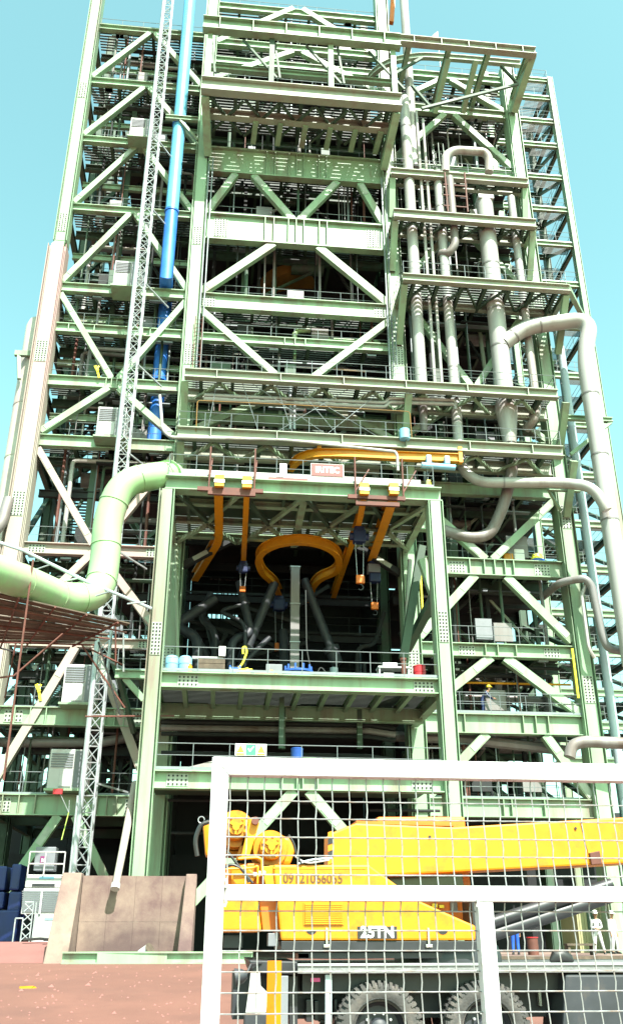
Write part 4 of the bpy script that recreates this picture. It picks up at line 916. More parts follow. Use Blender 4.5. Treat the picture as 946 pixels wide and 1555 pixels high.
root = thing('bucket', (p.x, 36.4, gz(36.4)), 'white bucket tipped on its side at the foot of the concrete wall', 'bucket')
MB().tube([(p.x-.12, 36.4, gz(36)+.25), (p.x+.2, 36.2, gz(36)+.4)], [.2, .25], 14).build('pail', 'cab', root, True); MB().tube([(p.x+.19, 36.2, gz(36)+.39), (p.x+.23, 36.18, gz(36)+.41)], .27, 14).build('rim', 'timber', root, True)
k = MB()
for i in range(26):
    x = at(150+random.random()*110, 1455, 36.6).x; y = 36.2+random.random()*.9; s = random.uniform(.04, .13); z = gz(y)
    k.hexa([(x-s, y-s, z), (x+s, y-s*.7, z), (x+s*.8, y+s, z), (x-s, y+s*.8, z), (x-s*.5, y-s*.4, z+s), (x+s*.5, y-s*.5, z+s*.8), (x+s*.4, y+s*.4, z+s), (x-s*.5, y+s*.4, z+s*.7)])
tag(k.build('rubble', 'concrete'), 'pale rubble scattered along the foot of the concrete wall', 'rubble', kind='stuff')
p = atz(42, 1497, gz(28)); yy = 28.0; p = at(42, 1497, yy)
root = tag(MB().hexa([(p.x-.2, yy, gz(yy)), (p.x+.12, yy-.06, gz(yy)), (p.x+.25, yy+.1, gz(yy)), (p.x-.2, yy+.15, gz(yy)), (p.x-.2, yy, gz(yy)+.05), (p.x+.16, yy, gz(yy)+.06), (p.x+.2, yy+.08, gz(yy)+.04), (p.x-.1, yy+.1, gz(yy)+.05)]).build('scrap', 'yellow'), 'small yellow scrap lying alone on the red ground', 'scrap')

k = MB()
for i in range(420):
    y = random.uniform(20.5, 35); x = random.uniform(-14, 0)*y/28; s_ = random.uniform(.012, .045)*(2 if random.random() < .05 else 1); z = gz(y)
    k.add([(x-s_, y-s_, z), (x+s_, y-s_*.8, z), (x+s_*.8, y+s_, z), (x-s_*.9, y+s_*.7, z), (x+s_*.1, y, z+s_*.9)], [(0, 1, 4), (1, 2, 4), (2, 3, 4), (3, 0, 4)])
tag(k.build('pebbles', 'ramp'), 'small stones and lumps scattered over the red ground', 'pebbles', kind='stuff')

# ================================================================== SCAFFOLD platform at the left
sc = thing('scaffold', (at(90, 940, 36).x, 36, gz(36)), 'timber plank scaffold deck with ragged ends, hung under the green duct', 'scaffold')
zq = at(193, 952, 37).z
A, B, Cc, D = atz(-50, 892, zq), atz(190, 948, zq), atz(128, 976, zq), atz(-50, 976, zq)
np_ = 13
for i in range(np_):
    t0, t1 = (i+.06)/np_, (i+.94)/np_
    a0, a1 = A+(D-A)*t0, A+(D-A)*t1; b0, b1 = B+(Cc-B)*t0, B+(Cc-B)*t1
    dr = (b0-a0).normalized(); e = random.uniform(-.7, .35); b0 = b0+dr*e; b1 = b1+dr*e; dz = Vector((0, 0, random.uniform(-.03, .04))); th = Vector((0, 0, .05))
    MB().hexa([a0+dz, b0+dz*2, b1+dz, a1+dz, a0+dz+th, b0+dz*2+th, b1+dz+th, a1+dz+th]).build('plank', 'timber', sc)
for t in (.3, .52, .72, .93):
    a, b = A+(B-A)*t, D+(Cc-D)*t; d = (b-a)*.08; MB().tube([a-d-Vector((0, 0, .1)), b+d-Vector((0, 0, .1))], .045, 6).build('bearer_tube', 'rust', sc)
for t in (.12, .5, .88):
    a, b = A+(D-A)*t, B+(Cc-B)*t; MB().tube([a-Vector((0, 0, .19)), b+(b-a)*.05-Vector((0, 0, .19))], .04, 6).build('ledger_tube', 'rust', sc)
for pts, Y in ((((51, 850), (6, 1185)), 33.5), (((96, 962), (22, 1026)), 35.5), (((22, 1026), (-20, 1032)), 35.5)):
    MB().tube([at(x, y, Y) for x, y in pts], .04, 6).build('scaffold_tube', 'rust', sc)
for (a, b), (c, d), m in (((124, 978), (190, 1075), 'rust'), ((150, 975), (184, 1090), 'hose'), ((136, 985), (188, 1010), 'rust'), ((176, 940), (176, 1010), 'rust'), ((130, 1088), (265, 1087), 'rust'), ((188, 960), (188, 1020), 'galv'), ((0, 984), (34, 992), 'hose'), ((30, 950), (8, 1060), 'rust')):
    MB().tube([at(a, b, 40), at(c, d, 40.3)], .04, 6).build('scaffold_tube', m, sc)
root = thing('handrail_pipe', at(0, 823, 36.5), 'slanting thin grey pipe passing in front of the green duct at the left', 'pipe')
MB().tube([at(-40, 812, 36.2), at(0, 824, 36.3), at(36, 836, 36.6), at(140, 887, 37.6), at(180, 903, 38.2), at(230, 924, 39.0)], .075, 8).build('pipe_run', 'greypipe', root, True)
for a, b in (((75, 858), (52, 866)), ((118, 878), (90, 884)), ((165, 899), (146, 905)), ((222, 914), (194, 917))): MB().tube([at(*a, 37.2), at(*b, 37.4)], .04, 6).build('clip_arm', 'galv', root)
for i, (px, py, lab) in enumerate(((147, 562, 'yellow rag tied to the left wing railing, high behind the bracing'), (58, 1048, 'yellow rag tied to the railing at the lower left edge'))):
    p = at(px, py, YM-.2); k = MB(); k.bar(p+Vector((-.1, 0, .3)), p+Vector((.1, -.05, -.1)), .05, .16); k.bar(p+Vector((.12, 0, .3)), p+Vector((0, -.05, 0)), .05, .1); k.bar(p+Vector((.05, 0, 0)), p+Vector((.22, -.03, -.55)), .05, .12)
    tag(k.build('rag', 'signyellow'), lab, 'rag')
p = at(97, 1250, 43); root = thing('lifting_strap', p, 'lime green strap hanging on wires under the lower left beam', 'strap')
MB().bar(p+Vector((0, 0, -.7)), p+Vector((.18, 0, .45)), .12, .03).build('strap_web', 'lime', root)
MB().tube([p+Vector((.18, 0, .45)), at(92, 1205, 43)], .015, 5).build('sling_wire', 'galv', root); MB().tube([p+Vector((.18, 0, .45)), at(106, 1215, 43)], .015, 5).build('sling_wire', 'galv', root); pb_ = at(88, 1206, 43)
MB().box(pb_.x-.2, pb_.x+.2, 42.9, 43.1, pb_.z, pb_.z+.22).build('hook_box', 'red', root)
p = at(110, 1208, 42.4); root = thing('lamp_post', (at(107, 1320, 42.4).x, 42.4, G0), 'thin grey post standing beside the hoist cabin', 'post')
MB().tube([(at(107, 1320, 42.4).x, 42.4, G0), (at(107, 1320, 42.4).x, 42.4, p.z)], .05, 8).build('post_tube', 'galv', root)

# ================================================================== MONORAILS, HOISTS and the things on the working floor
zM = at(332, 742, YF-.6).z
def rail_beam(label, pts, wd, ht, z, name='monorail_beam', group='yellow monorail beams under the front roof', hang=None):
    P = [atz(x, y, z) for x, y in pts]; P = smooth_path(P, 1.0, 6) if len(P) > 2 else P
    root = thing(name, P[0], label, 'monorail', group); k = MB(); n = len(P)
    T = []
    for i in range(n):
        d = (P[min(i+1, n-1)]-P[max(i-1, 0)]).normalized(); T.append(d.cross(Zv).normalized())
    def sweep(w_, h_, o_):
        base = len(k.v)
        for i in range(n):
            for sx, sz in ((-1, -1), (1, -1), (1, 1), (-1, 1)): k.v.append(P[i]+T[i]*sx*w_/2+Vector((0, 0, o_+sz*h_/2)))
        for i in range(n-1):
            for q in range(4): a = base+i*4+q; b = base+i*4+(q+1) % 4; k.f.append([a, b, b+4, a+4])
        k.f.append([base, base+1, base+2, base+3]); e = base+(n-1)*4; k.f.append([e+3, e+2, e+1, e])
    sweep(wd, .05, 0); k.build('bottom_flange', 'monorail', root); k = MB()
    sweep(wd*.22, ht, .025+ht/2); k.build('web', 'monorail', root); k = MB()
    sweep(wd, .05, ht+.05); k.build('top_flange', 'monorail', root)
    return root, P
r1, P = rail_beam('leftmost yellow beam, thick, kinking left into the shade', [(332, 746), (333, 822), (296, 882)], .42, .5, zM)
r2, P2m = rail_beam('thin straight yellow beam, second from the left under the front roof', [(375, 746), (370, 852)], .28, .4, zM)
r3, P3m = rail_beam('thin yellow beam running back past the dark blue hoist, second from the right', [(552, 758), (545, 795), (505, 912)], .3, .42, zM)
r4, P4m = rail_beam('rightmost yellow beam, thick and straight, ending at a grey hoist box', [(597, 758), (564, 852)], .46, .52, zM)
for r_, pp in ((r1, (333, 740)), (r2, (375, 742)), (r3, (553, 752)), (r4, (598, 752))):
    a = at(*pp, YF-.6); MB().box(a.x-.22, a.x+.22, YF-.72, YF-.36, a.z+.02, a.z+.62).build('hanger_block', 'monorail', r_); MB().box(a.x-.25, a.x+.25, YF-.75, YF-.72, a.z+.2, a.z+.36).build('clamp_plate', 'sign', r_)
zr = zM-.45
ring = [(424, 905), (417, 888), (398, 873), (391, 852), (400, 838), (425, 828), (455, 825), (485, 829), (509, 840), (517, 856), (510, 872), (487, 880), (475, 892), (470, 915)]
rr, PR = rail_beam('round yellow loop of monorail with two tails, hanging in the middle of the hoist bay', ring, .36, .42, zr, 'monorail_loop', None)
for px, py in ((455, 826), (400, 850), (510, 850)):
    a = atz(px, py, zr); MB().box(a.x-.1, a.x+.1, a.y-.1, a.y+.1, zr+.5, zFt-.4).build('hanger_rod', 'steel2', rr)
zU = at(600, 697, YG).z
ru, PU = rail_beam('long bright yellow beam under the railing above the sign plate, curving away at its left end', [(441, 716), (452, 702), (478, 694), (520, 694), (600, 698), (702, 702)], .32, .42, zU, 'monorail_beam', 'yellow monorail beams under the front roof')
for px, py in ((485, 690), (598, 696), (697, 698)):
    a = at(px, py, YG); MB().box(a.x-.12, a.x+.12, YG-.0, YG+.22, zU+.46, zU+1.1).build('hanger_block', 'monorail', ru)
a = at(698, 700, YG); MB().box(a.x-.1, a.x+.12, YG-.2, YG+.1, zU-.1, zU+.9).build('end_stop', 'monorail', ru)
def hoist(p, drop, label, bodym='navy', hookm='orange', s=1.0, box=False, group='chain hoists on the yellow beams'):
    root = thing('chain_hoist', p, label, 'hoist', group)
    MB().box(p.x-.28*s, p.x+.28*s, p.y-.2*s, p.y+.2*s, p.z-.22*s, p.z).build('trolley', bodym, root, bevel=.03)
    if box: MB().box(p.x-.42*s, p.x+.42*s, p.y-.3*s, p.y+.3*s, p.z-.85*s, p.z-.25*s).build('gear_box', 'cabgrey', root, bevel=.05); MB().box(p.x-.3*s, p.x+.45*s, p.y-.25*s, p.y+.35*s, p.z-1.5*s, p.z-.86*s).build('motor_body', bodym, root, bevel=.08)
    else:
        MB().box(p.x-.36*s, p.x+.36*s, p.y-.3*s, p.y+.3*s, p.z-1.0*s, p.z-.23*s).build('motor_body', bodym, root, bevel=.08)
        MB().tube([(p.x-.55*s, p.y, p.z-.6*s), (p.x+.55*s, p.y, p.z-.6*s)], .22*s, 12).build('motor_drum', bodym, root, True)
    b = -1.0*s-(.5*s if box else 0)
    for q in (-.24, .24): MB().tube([p+Vector((q*s, 0, b)), p+Vector((q*.7*s, 0, -drop+.3*s))], .018, 5).build('chain', 'galv', root)
    MB().box(p.x-.24*s, p.x+.24*s, p.y-.12*s, p.y+.12*s, p.z-drop-.15*s, p.z-drop+.35*s).build('hook_block', hookm, root, bevel=.05)
    hk = [p+Vector((.16*s*sin(t), 0, -drop-.36*s+.16*s*cos(t))) for t in [i*.5 for i in range(10)]]
    MB().tube([p+Vector((0, 0, -drop-.12*s))]+hk[:9], .035*s, 6).build('hook', 'darkgrey', root)
hoist(P2m[-1]+Vector((0, .0, -.03)), 1.75, 'small dark blue hoist with orange hook hanging at the end of the thin left beam', s=.7)
hoist(PR[0]+Vector((0, 0, -.03)), 3.3, 'dark blue hoist under the left tail of the round loop, orange hook block far below', s=.95)
q = P3m[3]; hoist(atz(545, 800, zM)+Vector((0, 0, -.03)), 3.0, 'dark blue hoist on the thin yellow beam, just left of the grey hoist box', s=.9)
hoist(P4m[-1]+Vector((.1, 0, -.03)), 2.75, 'hoist with a pale grey gear box at the end of the rightmost yellow beam', s=.85, box=True)
p = at(662, 704, YG); root = thing('hoist_trolley', p, 'light blue hoist trolley with long tube on the upper yellow beam', 'hoist')
for dx in (-.5, .55): MB().box(p.x+dx-.12, p.x+dx+.16, YG-.35, YG+.3, p.z-.15, p.z+.35).build('trolley', 'drumblue', root, bevel=.03)
MB().tube([(p.x-.9, YG-.25, p.z-.28), (p.x+1.0, YG-.25, p.z-.34)], .17, 12).build('motor_tube', 'drumblue', root, True)
MB().tube([(p.x-.55, YG-.1, p.z-.3), (p.x-.55, YG-.1, p.z-1.2)], .015, 5).build('chain', 'galv', root); MB().box(p.x-.68, p.x-.42, YG-.2, YG, p.z-1.7, p.z-1.15).build('hook_block', 'signyellow', root, bevel=.04)
# plant standing in the dark hall behind the working floor
zf = zW+.03
def atf(px, py, Y): return at(px, py, Y)
Yc = YM+2.6
p = at(447, 1000, Yc); top = at(449, 862, Yc).z
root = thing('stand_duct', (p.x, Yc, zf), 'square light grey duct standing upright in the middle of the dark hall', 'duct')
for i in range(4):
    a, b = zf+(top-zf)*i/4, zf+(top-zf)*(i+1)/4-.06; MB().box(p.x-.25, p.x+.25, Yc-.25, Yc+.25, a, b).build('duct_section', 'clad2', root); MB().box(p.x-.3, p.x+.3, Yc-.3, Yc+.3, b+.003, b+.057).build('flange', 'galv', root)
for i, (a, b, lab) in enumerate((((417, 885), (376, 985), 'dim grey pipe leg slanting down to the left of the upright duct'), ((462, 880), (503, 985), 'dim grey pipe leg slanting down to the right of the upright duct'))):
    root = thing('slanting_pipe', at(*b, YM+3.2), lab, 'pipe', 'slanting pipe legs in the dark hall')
    A_, B_ = at(*a, YM+3.2), at(*b, YM+3.2); MB().tube([A_, B_], .26, 14).build('pipe_run', 'darkgrey', root, True); d = (B_-A_).normalized()  # dark grey stands in for the hall's shade on these legs
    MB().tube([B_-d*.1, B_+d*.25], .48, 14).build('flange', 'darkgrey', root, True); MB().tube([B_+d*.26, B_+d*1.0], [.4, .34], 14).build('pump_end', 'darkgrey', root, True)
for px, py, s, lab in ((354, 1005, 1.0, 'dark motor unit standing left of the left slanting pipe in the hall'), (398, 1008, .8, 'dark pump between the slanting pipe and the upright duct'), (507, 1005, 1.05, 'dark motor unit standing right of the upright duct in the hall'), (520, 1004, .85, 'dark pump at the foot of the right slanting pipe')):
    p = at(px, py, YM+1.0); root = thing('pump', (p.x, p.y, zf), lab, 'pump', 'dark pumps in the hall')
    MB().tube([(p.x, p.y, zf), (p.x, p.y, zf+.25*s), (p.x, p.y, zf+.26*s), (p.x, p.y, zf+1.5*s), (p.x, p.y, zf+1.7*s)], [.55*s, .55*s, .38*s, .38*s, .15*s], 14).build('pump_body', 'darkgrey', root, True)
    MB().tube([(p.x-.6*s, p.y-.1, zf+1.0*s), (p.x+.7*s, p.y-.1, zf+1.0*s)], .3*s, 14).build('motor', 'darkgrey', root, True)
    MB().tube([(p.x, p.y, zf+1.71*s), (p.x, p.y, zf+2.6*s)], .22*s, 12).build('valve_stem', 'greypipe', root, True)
for px, lab in ((261, 'pale blue plastic drum nearest the left front column'), (281.5, 'pale blue plastic drum, right one of the pair by the left front column')):
    p = at(px, 1010, YF+1.0); root = thing('drum', (p.x, p.y, zf), lab, 'drum', 'blue drums on the working floor')
    z = zf; MB().tube([(p.x, p.y, z), (p.x, p.y, z+.05), (p.x, p.y, z+.85), (p.x, p.y, z+.95), (p.x, p.y, z+1.0)], [.27, .3, .3, .27, .2], 18).build('drum_body', 'drumblue', root, True)
    for h in (.3, .62): MB().tube([(p.x, p.y, z+h), (p.x, p.y, z+h+.04)], .315, 18).build('hoop', 'drumblue', root, True)
    MB().tube([(p.x+.1, p.y, z+1.0), (p.x+.1, p.y, z+1.04)], .05, 10).build('bung', 'ink', root)
p = at(636, 1012, YF+1.2); root = thing('drum', (p.x, p.y, zf), 'red steel drum by the right front column', 'drum'); z = zf
MB().tube([(p.x, p.y, z), (p.x, p.y, z+.9)], .29, 18).build('drum_body', 'red', root, True)
for h in (0, .3, .6, .87): MB().tube([(p.x, p.y, z+h), (p.x, p.y, z+h+.035)], .305, 18).build('hoop', 'red', root, True)
p = at(322, 1006, YF+1.2); root = thing('crate', (p.x, p.y, zf), 'brown wooden box with a pale board across it on the working floor', 'crate')
for i in range(3): MB().box(p.x-.62, p.x+.6, p.y-.3, p.y-.27, zf+.18+i*.26, zf+.42+i*.26).build('board', 'timber', root)
MB().box(p.x-.6, p.x+.58, p.y-.26, p.y+.4, zf+.15, zf+.9).build('crate_body', 'timber', root); MB().box(p.x-.9, p.x+.5, p.y-.15, p.y+.1, zf+.93, zf+1.05).build('pale_board', 'cab', root); MB().box(p.x+.3, p.x+.6, p.y-.33, p.y-.05, zf+1.06, zf+1.5).build('white_pack', 'sign', root)
p = at(289, 1008, YF+.8); root = thing('canister', (p.x, p.y, zf), 'small amber canister between the blue drums and the brown box', 'canister')
MB().tube([(p.x, p.y, zf), (p.x, p.y, zf+.5), (p.x, p.y, zf+.55), (p.x, p.y, zf+.62)], [.11, .11, .05, .05], 12).build('can_body', 'monorail', root, True)
p = at(360, 1016, YF+1.0); root = thing('cable_reel', (p.x, p.y, zf), 'blue cable reel under a heap of yellow hose on the working floor', 'cable reel')
MB().tube([(p.x-.35, p.y, zf+.32), (p.x-.28, p.y, zf+.32)], .33, 16).build('reel_flange', 'blueeq', root, True); MB().tube([(p.x+.1, p.y, zf+.32), (p.x+.17, p.y, zf+.32)], .33, 16).build('reel_flange', 'blueeq', root, True); MB().tube([(p.x-.28, p.y, zf+.32), (p.x+.1, p.y, zf+.32)], .24, 14).build('reel_core', 'blueeq', root, True)
def heap(name, px, lab, m, n, wd):
    p = at(px, 1016, YF+.9); k = MB(); pts = []
    for i in range(n): t = i/n*2*pi*5; rr_ = wd*(.35+.65*random.random()); pts.append(Vector((p.x+rr_*cos(t), p.y+.3*sin(t), zf+.05+.42*(i/n)*random.uniform(.5, 1.1))))
    k.tube(smooth_path(pts, .2, 3), .05, 6); return tag(k.build(name, m, None, True), lab, 'hose')
heap('hose_heap', 372, 'heap of yellow hose spilling over the blue reel', 'signyellow', 40, .5); heap('hose_heap', 405, 'separate pile of yellow hose just left of the upright duct', 'signyellow', 46, .6)
k = MB(); a = at(372, 988, YF+1.0); k.tube(smooth_path([(a.x-.5, a.y, zf+.3), (a.x-.1, a.y, zf+.7), (a.x+.1, a.y, zf+1.3), (a.x+.02, a.y, zf+1.55), (a.x-.1, a.y, zf+1.5), (a.x-.08, a.y, zf+1.2)], .2, 4), .05, 6)
tag(k.build('lifting_sling', 'signyellow', None, True), 'yellow sling looping up from the hose heap', 'sling')
p = at(453, 1012, YF+1.4); root = thing('flange_assembly', (p.x, p.y, zf), 'round blue flange ring with bolts standing right of the upright duct', 'flange')
MB().tube([(p.x, p.y, zf), (p.x, p.y, zf+.45)], .62, 20).build('flange_ring', 'blueeq', root, True); MB().tube([(p.x, p.y, zf+.46), (p.x, p.y, zf+.55)], .7, 20).build('flange_lip', 'blueeq', root, True)
s0 = None
for i in range(10):
    c, s = .6*cos(i*.628), .6*sin(i*.628)
    if s0 is None: s0 = MB().tube([(p.x+c, p.y+s, zf+.56), (p.x+c, p.y+s, zf+.8)], .05, 6).build('bolt', 'blueeq', root); c0_, s0_ = c, s
    else: inst(s0, 'bolt', root, (c-c0_, s-s0_, 0))
k = MB(); k.box(p.x-1.5, p.x-.75, p.y-.1, p.y+.3, zf, zf+.85); tag(k.build('electric_panel', 'cabgrey', None, bevel=.02), 'low grey panel box left of the blue flange ring', 'panel')
k = MB(); q0 = at(480, 975, YF+1.5); k.tube(smooth_path([(q0.x-.5, q0.y, zf+4.6), (q0.x-.45, q0.y, zf+1.6), (q0.x-.1, q0.y, zf+.1), (q0.x+.2, q0.y, zf+.9), (q0.x+.5, q0.y, zf+.5), (q0.x+.9, q0.y, zf+.05)], .5, 5), .03, 6); tag(k.build('cable', 'hose', None), 'black cable hanging down and curling on the working floor', 'cable')
p = at(596, 1010, YF+1.6); root = thing('work_bench', (p.x, p.y, zf), 'metal work bench with a pale top and boxes near the right front column', 'bench')
MB().box(p.x-.75, p.x+.75, p.y-.35, p.y+.35, zf+.82, zf+.9).build('bench_top', 'cab', root)
for sx in (-.68, .68):
    for sy in (-.28, .28): MB().box(p.x+sx-.03, p.x+sx+.03, p.y+sy-.03, p.y+sy+.03, zf, zf+.82).build('leg', 'galv', root)
MB().box(p.x-.5, p.x+.2, p.y-.2, p.y+.2, zf+.91, zf+1.1).build('tool_tray', 'galv', root, bevel=.02); MB().box(p.x-.5, p.x-.0, p.y-.25, p.y+.25, zf+.2, zf+.6).build('storage_box', 'cab', root, bevel=.02)
p = at(612, 1005, YF+1.3); root = thing('post', (p.x, p.y, zf), 'rusty orange post left of the red drum', 'post'); MB().tube([(p.x, p.y, zf), (p.x, p.y, zf+1.2)], .12, 12).build('post_tube', 'rust', root, True); MB().tube([(p.x, p.y, zf+1.2), (p.x, p.y, zf+1.3)], .16, 12).build('cap', 'rust', root, True)
MB().box(XCL+.5, XCR-.5, YM+.3, YM+DEP-.5, zW-.1, zW-.02).build('floor_plate', 'inner', ct)
for i in range(16):
    x = random.uniform(XCL+1, XCR-1); y = random.uniform(YM+2, YM+6.5); r = random.uniform(.1, .3); h = random.uniform(1, 6); P = [(x, y, zW), (x, y, zW+h)]
    if random.random() < .7: P += [(x+random.uniform(-2, 2), y+.5, zW+h+random.uniform(-.3, 1)), (x+random.uniform(-2.5, 2.5), y+1, zW+h+random.uniform(1, 4))]
    MB().tube(smooth_path(P, .6, 4), r, 10).build('service_pipe', random.choice(('darkgrey', 'inner', 'darkgrey')), ct, True)
for i in range(9):
    x = random.uniform(XCL+1, XCR-2); y = random.uniform(YM+1, YM+4.5); a, b, h = random.uniform(.3, .9), random.uniform(.3, .6), random.uniform(.7, 2.4)
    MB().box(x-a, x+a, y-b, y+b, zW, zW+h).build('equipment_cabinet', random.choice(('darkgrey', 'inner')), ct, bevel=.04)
for z in (zW+3.4, zW+6.2, zW+8.6):
    MB().ibeam((XCL+.4, YM+6.8, z), (XCR-.4, YM+6.8, z), .3, .5, .04, .04).build('cross_beam', 'deep', ct); guardrail(ct, [(XCL+.4, YM+6.6, z+.25), (XCR-.4, YM+6.6, z+.25)], step=2.2, m='inner')  # beams and rails coloured near black to hold the hall's shade
for i in range(7):
    xa = random.uniform(XCL+.5, XCR-3); xb = xa+random.uniform(1.5, 3.5); z = zW+random.uniform(4, 8); MB().bar((xa, YM+5.8, z), (xb, YM+6.2, z+random.uniform(-2.2, 2.2)), .22, .22).build('inner_brace', 'inner', ct)
# things on the lower floor: warning board and bins
zl = zV+.02; Yq = YF-.3
root = thing('warning_board', at(381, 1146, Yq), 'white safety board with two yellow triangles and a green tick panel on the lower railing', 'sign')
a, b, c, d = rectp(357, 1130, 405, 1147, Yq); MB().box(a, b, Yq, Yq+.03, c, d).build('board', 'sign', root); wd = b-a; h = d-c
MB().box(a+wd*.34, a+wd*.66, Yq-.008, Yq-.002, c+h*.04, d-h*.04).build('green_panel', 'signgreen', root)
MB().prism([(a+wd*.40, c+h*.55), (a+wd*.47, c+h*.30), (a+wd*.61, c+h*.75), (a+wd*.58, c+h*.82), (a+wd*.47, c+h*.48), (a+wd*.43, c+h*.64)], Yq-.014, Yq-.009).build('tick_mark', 'sign', root)
for x in (a+wd*.17, a+wd*.83):
    MB().box(x-wd*.13, x+wd*.13, Yq-.008, Yq-.002, c+h*.04, c+h*.2).build('text_panel', 'signyellow', root)
    MB().prism([(x-wd*.12, c+h*.26), (x+wd*.12, c+h*.26), (x, d-h*.08)], Yq-.008, Yq-.002).build('triangle', 'ink', root); MB().prism([(x-wd*.09, c+h*.31), (x+wd*.09, c+h*.31), (x, d-h*.2)], Yq-.014, Yq-.009).build('triangle_field', 'signyellow', root)
    MB().prism([(x-wd*.012, c+h*.36), (x+wd*.012, c+h*.36), (x+wd*.02, c+h*.62), (x-wd*.02, c+h*.62)], Yq-.02, Yq-.015).build('hazard_mark', 'ink', root)
p = at(451, 1142, YF+.6); root = thing('bin', (p.x, p.y, zl), 'deep blue round bin beside the safety board on the lower floor', 'bin'); MB().tube([(p.x, p.y, zl), (p.x, p.y, zl+1.05), (p.x, p.y, zl+1.1)], [.24, .26, .28], 16).build('bin_body', 'blueeq', root, True); MB().tube([(p.x, p.y, zl+1.105), (p.x, p.y, zl+1.13)], .25, 16).build('lid', 'blueeq', root, True)
p = at(467, 1147, YF+.7); root = thing('basin', (p.x, p.y, zl), 'shallow grey green tub right of the blue bin', 'tub'); MB().tube([(p.x, p.y, zl+.3), (p.x, p.y, zl+.66), (p.x, p.y, zl+.7)], [.35, .42, .44], 16).build('tub_body', 'duct', root, True); MB().box(p.x-.3, p.x+.3, p.y-.3, p.y+.3, zl, zl+.3).build('tub_base', 'timber', root)
p = at(300, 1160, YF+.5); k = MB(); k.hexa([(p.x-.9, p.y-.3, zl), (p.x+1.1, p.y-.3, zl), (p.x+1.1, p.y+.4, zl), (p.x-.9, p.y+.4, zl), (p.x-.7, p.y-.2, zl+.12), (p.x+.9, p.y-.2, zl+.55), (p.x+1.0, p.y+.3, zl+.6), (p.x-.7, p.y+.3, zl+.15)]); tag(k.build('sheeting', 'clad2', None, bevel=.06), 'crumpled grey sheeting left of the safety board', 'sheeting')
# lettered plate on the roof edge
Yq = YF-.34
root = thing('name_plate', at(496, 724, Yq), 'faded red plate with white capital letters hung on the roof edge railing', 'sign')
a, b, c, d = rectp(473, 706, 521, 722, Yq); MB().box(a, b, Yq, Yq+.03, c, d).build('plate', 'signred', root); MB().box(a-.03, b+.03, Yq+.035, Yq+.05, c-.03, d+.03).build('border', 'sign', root)
text('IRITEC', .46, ((a+b)/2, Yq-.004, (c+d)/2), FRONT, 'sign', root, bold=.012, sx=.9)
for i, (px, py, lab) in enumerate(((815, 842, 'yellow bucket with a blue base on the right wing beam'), (772, 842, 'yellow folded sheet on the right wing beam left of the yellow bucket'))):
    p = at(px, py+5, YM+.5); z = RZ[8][0]+.02
    root = thing('bucket' if i == 0 else 'folded_sheet', (p.x, p.y, z), lab, 'bucket' if i == 0 else 'sheet')
    if i == 0: MB().tube([(p.x, p.y, z), (p.x, p.y, z+.3)], .42, 14).build('base', 'blueeq', root, True); MB().tube([(p.x, p.y, z+.305), (p.x, p.y, z+.65)], [.4, .26], 14).build('top', 'signyellow', root, True)
    else: MB().box(p.x-.3, p.x+.3, p.y, p.y+.5, z, z+.7).build('fold', 'monorail', root, bevel=.08); MB().box(p.x+.35, p.x+1.0, p.y, p.y+.4, z, z+1.0).build('white_fold', 'sign', root, bevel=.1)
# roof flag and aerial wires
p = at(664, 52, YM+4); root = thing('flag', (p.x, p.y, p.z-2.5), 'small dark flag on a thin pole on the roof, right of the stack', 'flag'); MB().tube([(p.x, p.y, p.z-4), (p.x, p.y, p.z+.3)], .05, 6).build('pole', 'rail', root); MB().prism([(p.x-.05, p.z+.25), (p.x-.05, p.z-.35), (p.x-.55, p.z-.45), (p.x-.3, p.z-.05)], p.y-.03, p.y+.02).build('cloth', 'tarp', root)

# ================================================================== MOBILE CRANE behind the fence
Yt = 14.6
cr = thing('mobile_crane', (at(640, 1500, Yt).x, Yt+1.3, 0), 'yellow truck mounted crane with big dusty tyres parked behind the white fence', 'truck crane')
def P2(px, py, Y): a = at(px, py, Y); return (a.x, a.z)
def panel(name, pix, Y, d, m, bevel=.02, parent=None): return MB().prism([P2(x, y, Y) for x, y in pix], Y, Y+d).build(name, m, parent or cr, bevel=bevel)
Yb = Yt+.25
panel('main_housing', [(415, 1313), (560, 1313), (634, 1367), (722, 1406), (722, 1428), (427, 1428)], Yb, 1.7, 'yellow', .03)
panel('counterweight', [(316, 1362), (392, 1362), (398, 1416), (316, 1416)], Yb-.05, 2.1, 'yellow', .05)
panel('counterweight_web', [(393, 1362), (420, 1362), (426, 1414), (399, 1414)], Yb+.25, 1.5, 'orange', .02)
panel('skirt', [(427, 1429), (724, 1429), (724, 1443), (427, 1443)], Yb+.02, 1.6, 'black', .01)
pl = panel('louvre_panel', [(461, 1371), (522, 1371), (522, 1405), (461, 1405)], Yb-.012, .01, 'yellow', 0)
s0 = None
for i in range(11):
    a, b, c, d = rectp(463, 1403.5-i*2.9, 520, 1402-i*2.9, Yb); c, d = min(c, d), max(c, d)
    if s0 is None: s0 = MB().box(a, b, Yb-.03, Yb-.013, c, c+.016).build('louvre', 'monorail', pl); zc0 = c
    else: inst(s0, 'louvre', pl, (0, 0, c-zc0))
for px in (473, 672):
    a = at(px, 1413, Yb); MB().prism([(a.x+.075*cos(t), a.z+.055*sin(t)) for t in [pi+i*pi/8 for i in range(9)]], Yb-.006, Yb+.01).build('hand_hole', 'ink', cr); MB().box(a.x-.075, a.x+.075, Yb-.02, Yb-.007, a.z-.002, a.z+.012).build('hole_rim', 'yellow', cr)
for px in (496, 650):
    a = at(px, 1420, Yb); MB().box(a.x-.014, a.x+.014, Yb-.03, Yb-.001, a.z-.12, a.z+.1).build('latch', 'chrome', cr); MB().box(a.x-.05, a.x+.05, Yb-.04, Yb-.001, a.z-.17, a.z-.125).build('latch_foot', 'chrome', cr, bevel=.008)
